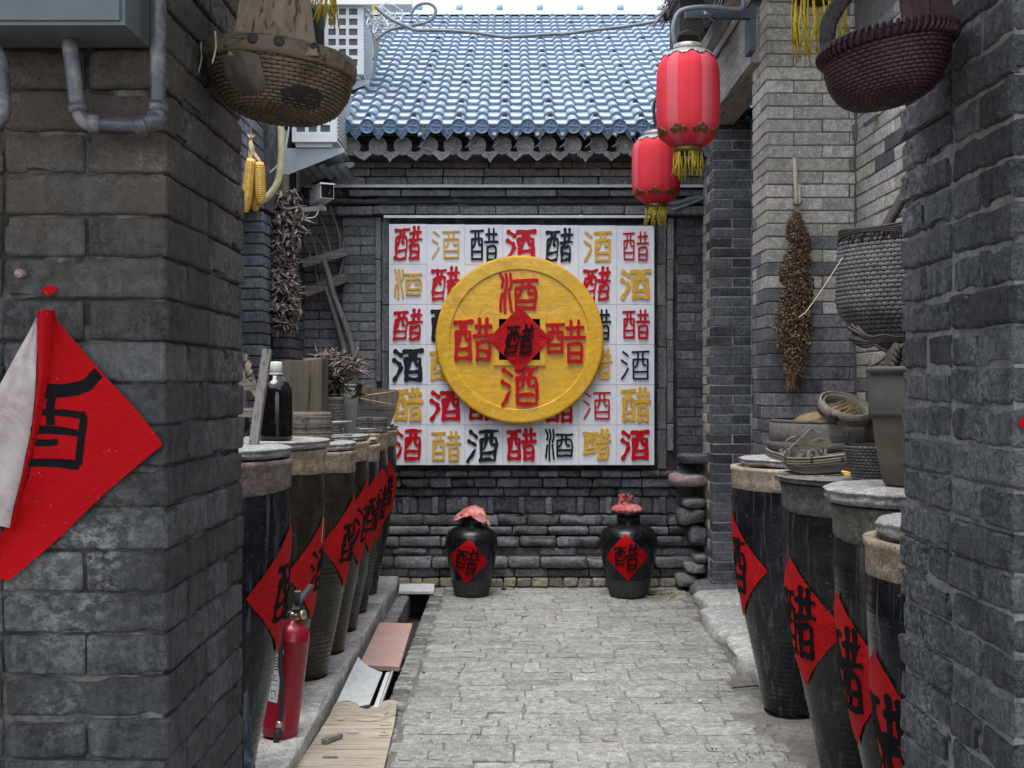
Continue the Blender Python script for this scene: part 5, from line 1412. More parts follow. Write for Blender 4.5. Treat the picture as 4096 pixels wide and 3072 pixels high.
def ac_unit(label, X1_, Y0, Y1, z0, z1, cols, rows):
    t = thing('air_conditioner', label, 'air conditioner', ((X1_-.15), Y0, z0), 'air conditioner outdoor units')
    X0_ = X1_-.31; D = .012
    mb = MB(); mb.box(X0_, X1_-.012, Y0+.012, Y1, z0+.03, z1); mb.box(X0_+.02, X1_-.04, Y0+.03, Y1-.05, z0, z0+.03)
    # framed end face: bars between the square openings
    sx = (X1_-X0_-.07)/cols; sz = sx*1.02; ztop = z1-.03
    mb.box(X0_, X0_+.03, Y0, Y0+.013, z0+.03, z1); mb.box(X1_-.05, X1_-.012, Y0, Y0+.013, z0+.03, z1); mb.box(X0_+.03, X1_-.05, Y0, Y0+.013, z1-.03, z1)
    zz = ztop
    nrow = max(1, round((ztop-z0-.07)/sz)); sz = (ztop-z0-.07)/nrow
    for r_ in range(nrow):
        mb.box(X0_+.03, X1_-.05, Y0, Y0+.013, zz-sz, zz-sz+.028); zz -= sz
    mb.box(X0_+.03, X1_-.05, Y0, Y0+.0128, z0+.03, zz+.001)
    for c_ in range(1, cols): x = X0_+.03+c_*sx-.007; mb.box(x-.014, x+.010, Y0+.0004, Y0+.0134, zz, ztop)
    mb.build('casing', M['acw'], t)
    mb = MB(); mb.box(X0_+.03, X1_-.05, Y0+.0095, Y0+.0115, zz, ztop); mb.build('dark_openings', M['acdk'], t)
    mb = MB(); k = 0; y = Y0+.03
    mb.box(X1_-.012, X1_-.002, Y0, Y0+.02, z0+.03, z1); mb.box(X1_-.012, X1_-.002, Y1-.02, Y1, z0+.03, z1); mb.box(X1_-.012, X1_-.002, Y0+.02, Y1-.02, z1-.02, z1); mb.box(X1_-.012, X1_-.002, Y0+.02, Y1-.02, z0+.03, z0+.05)
    mb.build('grille_frame', M['acw'], t)
    mb = MB(); z = z0+.062
    while z < z1-.025: mb.box(X1_-.010, X1_+.004, Y0+.02, Y1-.02, z, z+.011); z += .026
    e = mb.build('grille_slats', M['acw'], t); e['kind'] = 'stuff'
    mb = MB(); mb.smooth = False; mb.box(X1_-.0119, X1_-.0112, Y0+.02, Y1-.02, z0+.05, z1-.02); mb.build('grille_dark', M['acdk'], t)
    for yy in (Y0+.05, Y1-.12):
        mb = MB(); xw = -1.575; i = 0
        mb.box(xw, X1_+.04, yy, yy+.035, z0-.012, z0-.002)
        P_ = [(xw, z0-.012), (X1_+.04, z0-.012), (X1_+.04, z0-.03), (xw, z0-.20)]
        for (a, b) in ((yy, yy+.003),):
            mb.smooth = False; mb.v += [(x, a, z) for x, z in P_]+[(x, b+.004, z) for x, z in P_]; i = len(mb.v)-8
            mb.face((i, i+3, i+2, i+1)); mb.face((i+4, i+5, i+6, i+7))
            for q in range(4): mb.face((i+q, i+(q+1) % 4, i+4+(q+1) % 4, i+4+q))
        mb.box(xw-.002, xw+.03, yy-.002, yy+.037, z0-.38, z0+.12); mb.build('bracket', M['zinc'], t)
    return t
ac_unit('lower white air conditioner on a bracket beneath the brown basket', -1.19, 7.73, 8.39, zP(585, 7.73), zP(262, 7.73), 3, 4)
ac_unit('upper white air conditioner beside the blue tiled roof', -1.17, 8.95, 9.6, zP(312, 8.95), zP(312, 8.95)+.82, 3, 4)
# corrugated awning sheet under the bracket
mb = MB(); mb.grid(lambda u, v: (-1.55+u*.42, 7.8+v*.5, zP(660, 7.8)-.02+.012*math.sin(u*34)+.05*(1-u)), 48, 1); mb.grid(lambda u, v: (-1.55+u*.42, 8.3-v*.5, zP(660, 7.8)-.024+.012*math.sin(u*34)+.05*(1-u)), 48, 1)
one(mb, 'corrugated_sheet', M['zinc'], 'scrap of corrugated sheet under the lower air conditioner', 'sheet')
# hose and cables
mb = MB(); mb.tube(spline([at(*q, 6.3) for q in ((1122, 380), (1124, 520), (1124, 640), (1110, 730), (1068, 790), (1046, 802))], 8), .0195, 10)
one(mb, 'drain_hose', M['hose'], 'cream drain hose curving down behind the corn', 'hose')
mb = MB(); mb.tube(spline([at(*q, 7.4) for q in ((1157, 500), (1140, 600), (1110, 660), (1080, 690))], 8), .006, 6); one(mb, 'thin_wire', M['cablew'], 'thin white wire slanting beside the cream hose', 'wire')
for k, pts in enumerate([((1470, 40), (1505, 90), (1512, 160), (1500, 260), (1488, 320)), ((1465, 60), (1492, 130), (1503, 200), (1495, 240))]):
    mb = MB(); mb.tube(spline([at(*q, 8.8) for q in pts], 8), .014, 7); one(mb, 'ac_cable', M['cable'], ['thick grey cable hanging along the upper air conditioner', 'second shorter cable beside the upper air conditioner'][k], 'cable')
mb = MB(); mb.tube(spline([at(*q, 8.0) for q in ((1500, 25), (1560, 75), (1637, 110), (1667, 120), (1772, 122), (1899, 131), (2025, 147), (2200, 137), (2260, 135), (2353, 122), (2467, 110), (2606, 89), (2700, 66))], 8), .013, 8)
one(mb, 'overhead_cable', M['cable'], 'thick grey cable sagging across the whole tiled roof', 'cable')
mb = MB(); mb.tube(spline([at(*q, 8.05) for q in ((1640, 65), (1665, 25), (1705, 13), (1735, 25), (1742, 50), (1715, 85), (1640, 103), (1560, 120), (1500, 160))], 8), .012, 8)
one(mb, 'cable_loop', M['cable'], 'loop of grey cable over the roof at upper left', 'cable')
for k in range(14):
    c0 = Vector((1545+rnd(-25, 25), 50+rnd(-30, 40), 0)); pts = []; r_ = rnd(18, 55); a0 = rnd(0, 6)
    for q in range(6): an = a0+q*rnd(.6, 1.1); pts.append(at(c0.x+r_*math.cos(an)*1.1+rnd(-12, 12)-12*q*.5, c0.y+r_*math.sin(an)+rnd(-10, 10)+10*q, 8.35+rnd(-.1, .1)))
    mb = MB(); mb.tube(spline(pts, 6), .0045, 5); one(mb, 'tangled_wire', M['cablew'], 'one thin wire of the tangle beside the roof corner at upper left', 'wire', 'tangled wires at the roof corner')
mb = MB(); mb.smooth = False; a = at(1530, 20, 8.9); mb.box(-1.58, at(1645, 0, 8.9).x, 8.9, 9.1, zP(17, 8.9), zP(-20, 8.9)); one(mb, 'cream_board', M['cap'], 'cream board end above the wire tangle at the top edge', 'board')
mb = MB(); mb.box(0, .05, 0, .03, 0, .05, Matrix.Translation(at(1489, 48, 8.7))); one(mb, 'yellow_tag', M['tass'], 'small yellow tag among the tangled wires', 'tag')

# ================================================================ THINGS ON THE LEFT JARS
def D6(x, y, Y): return at(1050+x*.3617, 1350+y*.3617, Y)
zl = lambda k: .0935+LJ[k][2]+(.038 if k < 3 else .03)+.002
bt = thing('glass_bottle', 'large black filled bottle with white cap on the second left jar lid', 'bottle', (xP(1102, 4.78), 4.78, zl(1)))
bX, bY, bz = xP(1102, 4.78), 4.78, zl(1)
pr_ = [(.001, 0), (.060, 0), (.071, .006), (.073, .02), (.073, .19), (.070, .215), (.060, .24), (.045, .258), (.031, .268), (.0275, .275), (.0275, .285)]
mb = MB(); mb.lathe(pr_, (bX, bY, bz), 40); mb.build('body', M['bottle'], bt)
mb = MB(); mb.lathe([(.025, .284), (.0265, .286), (.027, .325), (.024, .33), (.001, .331)], (bX, bY, bz), 28, lambda a, z: 1+.012*math.cos(a*24)); mb.lathe([(.029, .276), (.030, .279), (.029, .284)], (bX, bY, bz), 24); mb.build('cap', M['cap'], bt)
# plank rack
rk = thing('wooden_rack', 'old wooden frame with leaning plank and rails on the nearest left lid', 'wooden frame', (-1.12, 4.0, zl(0)))
def E6(x, y, Y): return at(900+.482*x, 1300+.482*y, Y)
mb = MB(); mb.beam(E6(238, 995, 4.0), E6(352, 205, 4.06), .03, .032, up=(0, 1, 0)); mb.build('leaning_plank', M['woodz'], rk)
mb = MB(); mb.beam(E6(60, 505, 4.06), E6(275, 512, 4.06), .02, .0285, up=(0, 0, 1)); mb.build('rail', M['woodx'], rk)
mb = MB(); mb.beam(E6(60, 722, 4.06), E6(262, 728, 4.06), .02, .0325, up=(0, 0, 1)); mb.build('rail', M['woodx'], rk)
mb = MB(); mb.beam(E6(170, 240, 4.1), E6(165, 300, 4.1), .02, .02, up=(0, 1, 0)); mb.beam(E6(158, 480, 4.1), E6(120, 960, 4.08), .02, .03, up=(0, 1, 0)); mb.build('rear_leg', M['woodz'], rk)
mb = MB()
for k in range(12):
    a = 2*math.pi*k/12; mb.tube([E6(182, 450, 4.3), E6(182, 450, 4.3)+Vector((.02*math.cos(a), .02*math.sin(a), .07*math.sin(a)))], .006, 5)
mb.lathe([(.062, -.012), (.07, -.012), (.07, .012), (.062, .012), (.062, -.012)], (0,0,0), 30, M=Matrix.Translation(E6(180, 450, 4.3)) @ Matrix.Rotation(R(72), 4, 'Y') @ Matrix.Scale(1.15, 4))
one(mb, 'wheel_rim', M['steam'], 'narrow pale spoked wooden wheel behind the rack rails at left', 'wheel')
mb = MB(); p = E6(160, 800, 4.25)
boulderm = MB(); 
mb.grid(lambda u, v: (p.x-.05+.07*math.cos(2*math.pi*u)*math.sin(math.pi*v), 4.25+.06*math.sin(2*math.pi*u)*math.sin(math.pi*v), zl(0)+.05+.07*math.cos(math.pi*v)*(.8 if v > .5 else 1.6)), 20, 12)
one(mb, 'black_kettle', M['vase'], 'round black pot behind the wooden rack at left', 'pot')
# chopping block
pL, pR = xP(1112, 5.82), xP(1300, 5.82); zb_ = zl(2); zt_ = zP(1440, 5.82)
mb = MB()
def bf(u, v):
    a = 2*math.pi*u; cx_, cy_ = (pL+pR)/2, 5.86; q = lambda s_: math.copysign(abs(s_)**.35, s_)
    P_ = [(0, 0), (1, 0), (1.0, .02), (1.0, .97), (.985, .995), (0, 1)]
    k = v*5; i = min(int(k), 4); s_ = k-i; r_ = P_[i][0]*(1-s_)+P_[i+1][0]*s_; z = P_[i][1]*(1-s_)+P_[i+1][1]*s_
    return (cx_+(pR-pL)/2*r_*q(math.sin(a))*(1+.03*ns(a, 2)), cy_-.11*r_*q(math.cos(a)), zb_+(zt_-zb_)*z+.012*(z > .9)*math.sin(a))
mb.grid(bf, 60, 20); one(mb, 'wooden_block', M['block'], 'thick cut wooden block standing behind the bamboo steamer', 'wooden block')
# steamers
def steamer(X, Y, z, Rr, tiers, label, mat='steam', cat='steamer', name='bamboo_steamer', slats=True, M4=None):
    t = thing(name, label, cat, (X, Y, z)); zz = z
    for k, h in enumerate(tiers):
        mb = MB(); mb.lathe([(Rr*.955, 0), (Rr, 0), (Rr*1.003, h*.5), (Rr, h-.002), (Rr*.955, h-.002), (Rr*.955, 0)], (X, Y, zz), 48); mb.build('tier', M[mat], t)
        mb = MB(); mb.lathe([(Rr*1.005, 0), (Rr*1.025, .001), (Rr*1.025, h*.30), (Rr*1.005, h*.31)], (X, Y, zz), 48); mb.build('hoop', M['steamdk'] if k % 2 == 0 else M[mat], t); zz += h
    mb = MB()
    for k in range(9):
        x = -Rr*.9+k*Rr*.225; L = math.sqrt(max(0, (Rr*.93)**2-x*x)); mb.box(X+x-Rr*.07, X+x+Rr*.07, Y-L, Y+L, zz-tiers[-1]*.55, zz-tiers[-1]*.55+.003)
    if slats: mb.build('slatted_floor', M['straw'], t)
    a = .15; mb = MB()
    for dx in (-.012, .012):
        for dz in (-.022, .022):
            mb.tube([(X+Rr*1.03*math.sin(a)+dx-.006, Y-Rr*1.03*math.cos(a), z+sum(tiers)*.6+dz), (X+Rr*1.03*math.sin(a)+dx+.006, Y-Rr*1.03*math.cos(a), z+sum(tiers)*.6+dz)], .003, 5)
    mb.tube([(X+Rr*1.03*math.sin(a), Y-Rr*1.03*math.cos(a), z+sum(tiers)*.6-.026), (X+Rr*1.03*math.sin(a), Y-Rr*1.03*math.cos(a), z+sum(tiers)*.6+.026)], .003, 5)
    mb.build('stitching', M['steamdk'], t); return t
steamer(xP(1330, 5.49)-.122, 5.47, zl(2), .118, [.042, .022, .05, .028], 'round bamboo steamer on the left row between bottle and ribbed pot')
steamer(xP(1477, 6.98), 6.98, zl(5), .108, [.022, .04], 'flat round sieve with a handle near the lettered panel', 'steamdk', 'sieve', 'round_sieve')
mb = MB(); p = Vector((xP(1477, 6.98), 6.98, zl(5)+.03)); mb.beam(p+Vector((-.10, -.10, 0)), p+Vector((-.04, -.19, .0)), .02, .016); one(mb, 'short_stick', M['steamdk'], 'short stick lying against the far sieve', 'stick')
# ribbed pot with chillies
rX, rY, rz = xP(1333, 5.97), 5.97, zl(3)
rp_ = thing('ribbed_pot', 'coarse ribbed clay pot between wooden block and grey vase', 'pot', (rX, rY, rz))
mb = MB(); pr_ = [(.001, 0), (.045, 0)]
for k in range(40): t = k/39; pr_.append((.046+.012*math.sin(t*2.2)+.002*math.sin(t*66), .002+t*.17))
pr_ += [(.060, .178), (.062, .195), (.05, .197), (.045, .15)]
mb.lathe(pr_, (rX, rY, rz), 36, lambda a, z: 1+.015*ns(math.cos(a)*2, math.sin(a)*2, z*20)); mb.build('body', M['neckgr'], rp_)
dc = thing('dried_chilli_heap', 'tangled heap of dark dried chillies spilling from ribbed pot beside the vase', 'dried chillies', (rX, rY, rz+.2))
def hp():
    t = rnd(0, 1)
    if t < .45: p = at(1310+rnd(-45, 60), 1450+rnd(-40, 45), 6.1+rnd(-.08, .08))
    elif t < .8: p = at(1390+rnd(-50, 45), 1465+rnd(-35, 35), 6.1+rnd(-.08, .08))
    else: p = at(1340+rnd(-30, 25), 1540+rnd(-50, 40), 6.03+rnd(-.03, .04))
    return p
mb = MB(); curlies(mb, 330, hp, .05, .10, .008, .25, 1.2); e = mb.build('chillies', M['chilli'], dc); e['kind'] = 'stuff'
mb = MB(); curlies(mb, 150, hp, .04, .09, .008, .3, 1.2); e = mb.build('reddish_chillies', M['chillir'], dc); e['kind'] = 'stuff'
mb = MB(); curlies(mb, 60, lambda: at(1340+rnd(-25, 30), 1480+rnd(-10, 80), 6.02), .08, .14, .013, 1.2, .6); curlies(mb, 12, lambda: at(1432+rnd(-8, 12), 1525+rnd(0, 50), 6.2), .05, .09, .008, 1.2, .4); e = mb.build('dark_leaves', M['chillidk'], dc); e['kind'] = 'stuff'
# grey vase
vX, vY, vz = xP(1393, 6.3), 6.3, zl(4)-.0
vz = max(zl(3), zl(4))
gv = [(.001, 0), (.028, 0), (.031, .02), (.036, .08), (.043, .16), (.047, .22), (.045, .26), (.038, .283), (.030, .292), (.036, .298), (.038, .306), (.03, .308)]
mb = MB(); mb.lathe(gv, (vX, vY+.05, zl(4)), 32); one(mb, 'grey_vase', M['potgrey'], 'slim plain grey vase beside the heap of dried chillies', 'vase')
# winnowing pan
wn = thing('winnowing_pan', 'dark boat-shaped wooden scoop in front of the panel corner', 'scoop', (xP(1500, 7.35), 7.35, zl(6)))
mb = MB(); mb.smooth = False
P_ = [(1411, 1500), (1460, 1548), (1590, 1562), (1597, 1580), (1582, 1632), (1560, 1700), (1420, 1700), (1411, 1640)]
def slab(P_, Y0, Y1, shear=0.):
    i = len(mb.v); n_ = len(P_)
    mb.v += [tuple(at(a, b, Y0)) for a, b in P_] + [tuple(Vector(at(a, b, Y0))+Vector((0, Y1-Y0, shear))) for a, b in P_]
    mb.face([i+k for k in range(n_)]); mb.face([i+n_+k for k in range(n_)][::-1])
    for k in range(n_): mb.face((i+k, i+(k+1) % n_, i+n_+(k+1) % n_, i+n_+k))
slab([(1405, 1560), (1470, 1610), (1578, 1632), (1560, 1700), (1420, 1702), (1405, 1660)], 7.12, 7.135); mb.build('front_board', M['steamdk'], wn)
mb = MB(); mb.smooth = False; slab([(1411, 1500), (1460, 1548), (1590, 1562), (1597, 1580), (1580, 1650), (1560, 1700), (1420, 1700), (1405, 1640)], 7.4, 7.415); mb.build('back_board', M['block'], wn)
mb = MB(); mb.tube([at(1432, 1586, 7.1), at(1578, 1567, 7.25)], .005, 5); mb.tube([at(1432, 1592, 7.1), at(1590, 1622, 7.15)], .003, 5); mb.build('sticks', M['straw'], wn)
mb = MB(); mb.smooth = False; zf = zl(6)+.002; mb.box(xP(1410, 7.12), xP(1570, 7.3), 7.135, 7.4, zf, zf+.012); mb.build('bottom_board', M['steamdk'], wn)
mb = MB(); mb.tube([D6(775, 935, 5.5), D6(980, 930, 5.75)], .005, 6); mb.tube([D6(770, 1083, 5.55), D6(985, 1078, 5.8)], .005, 6); one(mb, 'thin_rods', M['cablew'], 'two thin pale rods beside the left bamboo steamer', 'rods', None)
mb = MB(); mb.box(D6(690, 0, 5.55).x, D6(795, 0, 5.55).x, 5.5, 5.56, zl(2), zl(2)+.008); one(mb, 'slate_chip', M['stone'], 'small flat slate chip beside the left steamer', 'stone chip')

# ================================================================ FIRE EXTINGUISHER
fx = thing('fire_extinguisher', 'red fire extinguisher standing on the left kerb with black hose and gauge', 'fire extinguisher', (-.93, 4.56, .093))
Tm = Matrix.Translation((-.935, 4.56, .093)) @ Matrix.Rotation(R(7), 4, 'Y') @ Matrix.Rotation(R(-2), 4, 'X')
pr_ = [(.001, .0), (.068, 0), (.072, .008), (.072, .03), (.0728, .031), (.072, .033), (.0715, .38), (.0725, .382), (.0715, .385), (.070, .405), (.060, .43), (.042, .447), (.025, .455), (.022, .462)]
mb = MB(); mb.lathe(pr_, (0,0,0), 40, M=Tm); mb.build('cylinder', M['extred'], fx)
mb = MB(); mb.lathe([(.02, .458), (.02, .478), (.027, .48), (.027, .49), (.001, .492)], (0,0,0), 20, M=Tm); mb.build('valve', M['brass'], fx)
mb = MB(); mb.box(-.012, .012, -.02, .03, .488, .52, Tm); 
for z0_, dz in ((.512, .075), (.49, .03)):
    mb.beam(Tm @ Vector((0, .02, z0_)), Tm @ Vector((.012, -.075, z0_+dz)), .024, .008)
mb.beam(Tm @ Vector((.0, .0, .515)), Tm @ Vector((.045, .045, .60)), .03, .01); mb.build('lever', M['iron'], fx)
mb = MB(); mb.lathe([(.001, -.008), (.019, -.008), (.02, 0), (.019, .008), (.001, .008)], (0,0,0), 22, M=Tm @ Matrix.Translation((.033, -.012, .485)) @ Matrix.Rotation(R(72), 4, 'Y') @ Matrix.Rotation(R(20), 4, 'X')); mb.build('gauge', M['brass'], fx)
mb = MB(); mb.tube(spline([Tm @ Vector(q) for q in ((-.02, -.03, .483), (-.038, -.062, .475), (-.03, -.083, .42), (-.018, -.085, .3), (-.0, -.085, .22), (.01, -.086, .12), (.008, -.086, .05), (.006, -.088, -.02))], 8), .0095, 10)
mb.tube([Tm @ Vector((.007, -.087, .045)), Tm @ Vector((.005, -.087, -.022))], .0125, 10); mb.build('hose', M['black'], fx)
mb = MB(); mb.tube([Tm @ Vector((.0085, -.0865, .075)), Tm @ Vector((.0075, -.0865, .05))], .0122, 10); mb.build('hose_clip', M['brass'], fx)
mb = MB(); mb.grid(lambda u, v: Tm @ Vector((.0735*math.sin(-.80+u*.62), -.0735*math.cos(-.80+u*.62), .14+v*.21)), 10, 1); lab = mb.build('label_sheet', M['extlab'], fx)
mb = MB()
def lr(u0, u1, v0, v1): mb.grid(lambda u, v: Tm @ Vector((.0745*math.sin(-.80+(u0+(u1-u0)*u)*.62), -.0745*math.cos(-.80+(u0+(u1-u0)*u)*.62), .14+(v0+(v1-v0)*v)*.21)), 4, 1)
for k in range(5): lr(.2, rnd(.6, .85), .60+k*.055, .62+k*.055)
for k in range(3): lr(.2, rnd(.5, .8), .40+k*.045, .415+k*.045)
lr(.2, .8, .32, .33); lr(.25, .75, .2, .215); lr(.25, .29, .08, .2); lr(.7, .75, .1, .2); lr(.3, .6, .06, .075)
mb.build('printed_lines', M['ink'], lab)

# ================================================================ BOARDS OVER THE DRAIN
mb = MB(); mb.smooth = False
def flatpoly(mb, P_, z0_, z1_, warp=None):
    """P_: photo points lying on the plane z0_"""
    def g_(a, b, z): Y = F*(1.5-z)/(b-1536); return Vector(((a-2048)/F*Y, Y, z))
    n_ = len(P_); i = len(mb.v); T_ = [g_(a, b, z1_) for a, b in P_]
    mb.v += [tuple(p) for p in T_] + [(p.x, p.y, z0_) for p in T_]
    mb.face([i+k for k in range(n_)][::-1]); mb.face([i+n_+k for k in range(n_)])
    for k in range(n_): mb.face((i+k, i+(k+1) % n_, i+n_+(k+1) % n_, i+n_+k))
    return T_
def gz(a, b, z): Y = F*(1.5-z)/(b-1536); return Vector(((a-2048)/F*Y, Y, z))
mb = MB(); mb.smooth = False; flatpoly(mb, [(1607, 2296), (1741, 2296), (1735, 2366), (1594, 2366)], .012, .03); one(mb, 'drain_board', M['whboard'], 'small white tile-like board over the drain by the left urn', 'board')
mb = MB(); mb.smooth = False; flatpoly(mb, [(1518, 2490), (1650, 2493), (1597, 2667), (1437, 2660)], .012, .035); one(mb, 'drain_board', M['redboard'], 'faded pinkish red board covering the middle of the drain', 'board')
mb = MB(); mb.smooth = True
c4 = [gz(1432, 2651, .03), gz(1530, 2698, .03), gz(1478, 2826, .03), gz(1342, 2818, .03)]
def wf(off):
    def f(u, v):
        a = c4[0].lerp(c4[1], u); b = c4[3].lerp(c4[2], u); p = a.lerp(b, v); return (p.x, p.y, .022+off+.03*(1-v)*(1-u)+.014*(2*abs(u-.4))**2+.003*ns(p.x*12, p.y*12))
    return f
mb.grid(wf(0), 14, 14); mb.grid(lambda u, v: wf(-.006)(1-u, v), 14, 14); one(mb, 'white_sheet', M['whboard'], 'curled white sheet lying over the drain beyond the plywood', 'sheet')
mb = MB(); mb.smooth = False; flatpoly(mb, [(1544, 2690), (1561, 2686), (1512, 2828), (1494, 2828)], .012, .034); one(mb, 'white_strip', M['whboard'], 'narrow white strip along the right side of the curled sheet', 'strip')
mb = MB(); mb.smooth = False; flatpoly(mb, [(1566, 2684), (1572, 2684), (1520, 2828), (1515, 2828)], .012, .03); one(mb, 'metal_edge_strip', M['whboard'], 'very thin white edging strip beside the cobbles at the drain', 'strip')
# plywood
mb = MB(); c4b = [gz(1340, 2826, .02), gz(1594, 2823, .02), gz(1490, 3260, .02), gz(1060, 3260, .02)]
def pf_(off):
    def f(u, v):
        p = c4b[0].lerp(c4b[1], u).lerp(c4b[3].lerp(c4b[2], u), v); cu = .03*max(0, 1-v*9)*(.5+.5*math.sin(u*9))+.035*max(0, (u-.75)*4)*max(0, 1-abs(v-.1)*10)
        return (p.x, p.y, .018+off+cu+.002*ns(p.x*20, p.y*20))
    return f
mb.grid(pf_(0), 30, 40); mb.grid(lambda u, v: pf_(-.010)(1-u, v), 30, 40)
pw = one(mb, 'plywood_sheet', M['ply'], 'large peeling plywood sheet over the drain at the bottom edge', 'plywood')
for k, (u_, v_, l_) in enumerate([(.75, .12, .10), (.6, .17, .12), (.88, .22, .08), (.45, .3, .09), (.9, .33, .06), (.2, .16, .05)]):
    mb = MB(); p = Vector(pf_(.0)(u_, v_)); mb.grid(lambda u, v: (p.x+(u-.5)*l_, p.y+(v-.5)*.022*(1-abs(2*u-1)), p.z+.003+.014*v*(1-abs(2*u-1))), 10, 2)
    mb.build('peeling_flake', M['ply'], pw)
mb = MB(); a = gz(1295, 2966, .032); b = gz(1362, 2939, .032); mb.beam(a, b, .026, .018); one(mb, 'wood_offcut', M['woodx'], 'small dark wedge of wood lying on the plywood', 'offcut')
mb = MB(); a = gz(1290, 3030, .022); mb.box(a.x, a.x+.06, a.y, a.y+.012, .019, .025); one(mb, 'wood_offcut', M['woodz'], 'thin grey splinter on the plywood near the bottom edge', 'offcut')
# litter
mb = MB(); boul = None
def pebble(px, py, s_, m_, nm, lb, cat, fl=.5, z=.004):
    mb = MB(); p = gz(px, py, 0)
    mb.grid(lambda u, v: (p.x+s_*math.cos(2*math.pi*u)*math.sin(math.pi*v)*(1+.3*ns(u*6, v*3, px)), p.y+s_*.7*math.sin(2*math.pi*u)*math.sin(math.pi*v), z+s_*fl-s_*fl*math.cos(math.pi*v)), 10, 6)
    return one(mb, nm, M[m_], lb, cat)
pebble(2800, 2810, .009, 'white', 'white_chip', 'tiny white chip on the paving near the right jars', 'chip')
pebble(1696, 2695, .009, 'iron', 'dark_pebble', 'small dark pebble on the paving beside the drain', 'pebble')
pebble(2015, 2362, .018, 'soil', 'dark_leaf', 'small curled dark leaf on the paving right of the left urn', 'leaf', .6)
mb = MB(); mb.tube([gz(*q, .008) for q in ((2930, 2750), (3035, 2742))], .004, 5); one(mb, 'wire_rod', M['black'], 'short black rod lying by the foot of a right jar', 'rod')
mb = MB(); mb.tube(spline([gz(*q, .008) for q in ((2405, 2950), (2430, 2962), (2475, 2965))], 5), .003, 5); one(mb, 'dry_twig', M['pink'], 'thin reddish twig on the paving near the bottom centre', 'twig')
mb = MB()
for pts in (((2600, 2375), (2650, 2372), (2700, 2368), (2712, 2380)), ((2675, 2395), (2700, 2375), (2690, 2362)), ((2640, 2385), (2600, 2388), (2560, 2380))): mb.tube(spline([gz(*q, .01) for q in pts], 5), .004, 5)
one(mb, 'dry_twig', M['husk'], 'forked dry straw twig beside the right urn', 'twig')
# stone by the far right doorway, blue tarp wedge at left
mb = MB(); i = 0
def tf(u, v):
    z = .80 - v*.75; Y = 2.56; w_ = .075*v**1.0; x = -.606 + w_*u
    return (x, Y+.03*u+.01*ns(u*3, v*8), z)
mb.grid(tf, 8, 30); mb.grid(lambda u, v: (lambda p: (p[0], p[1]+.01, p[2]))(tf(1-u, v)), 8, 30)
one(mb, 'blue_tarp', M['bluesh'], 'scuffed dark blue sheet flaring out at the foot of the left pillar', 'tarp')

# ================================================================ RIGHT SIDE THINGS
# sorghum
YS = 6.2
so = thing('sorghum_bunch', 'bunch of dried brown sorghum hanging upside down on the beige pier', 'sorghum', at(3180, 1545, YS))
mb = MB(); mb.tube([at(3178, 632, YS+.03), at(3184, 760, YS+.02), at(3188, 860, YS)], [.0115, .012, .012], 10); mb.build('stalk', M['stalk'], so)
mb = MB(); mb.tube([at(3196, 738, YS+.03), at(3196, 800, YS+.02), at(3188, 870, YS)], [.012, .012, .009], 10); mb.build('stalk', M['stalk'], so)
mb = MB()
for k in range(10): mb.tube(spline([at(3188+rnd(-14,14), 818+rnd(-10,10), YS-.02), at(3190+rnd(-10,10), 822, YS-.03), at(3188+rnd(-28,28), 812+rnd(-12,12), YS-.01)], 4), .002, 4)
mb.build('twine', M['iron'], so)
outl_ = [(850, 3188, 10), (900, 3183, 36), (1000, 3200, 55), (1080, 3178, 60), (1150, 3188, 66), (1230, 3182, 70), (1310, 3170, 76), (1370, 3176, 70), (1430, 3180, 48), (1480, 3175, 38), (1515, 3165, 22), (1552, 3158, 7)]
def sor():
    t = rnd(0, 1)**.95*(len(outl_)-1.001); i = int(t); s_ = t-i; a, b = outl_[i], outl_[i+1]
    y = a[0]*(1-s_)+b[0]*s_; c = a[1]*(1-s_)+b[1]*s_; w_ = a[2]*(1-s_)+b[2]*s_; an = rnd(0, 2*math.pi); q = rnd(.3, 1)**.5
    lob = 1+.10*math.sin(y*.035+(0 if math.cos(an) > 0 else 2))+.35*ns(y*.03, math.cos(an)*2, 5); 
    return at(c+w_*lob*math.cos(an)*q, y, YS-.02+.05*math.sin(an)*q*(w_/65))
OC = [(1,0,0),(-1,0,0),(0,1,0),(0,-1,0),(0,0,1),(0,0,-1)]; OF = [(0,2,4),(2,1,4),(1,3,4),(3,0,4),(2,0,5),(1,2,5),(3,1,5),(0,3,5)]
def grains(mb, n_, pf, r0, r1):
    for k in range(n_):
        p = Vector(pf()); r_ = rnd(r0, r1); i = len(mb.v); mb.v += [(p.x+a*r_, p.y+b*r_, p.z+c*r_*1.3) for a, b, c in OC]
        for f in OF: mb.face([i+q for q in f])
mb = MB(); grains(mb, 6500, sor, .004, .0075); e = mb.build('grains', M['sorg'], so); e['kind'] = 'stuff'
mb = MB(); grains(mb, 2300, sor, .0035, .0065); curlies(mb, 220, sor, .03, .06, .002, 1.5, .8); e = mb.build('husks', M['sorg2'], so); e['kind'] = 'stuff'

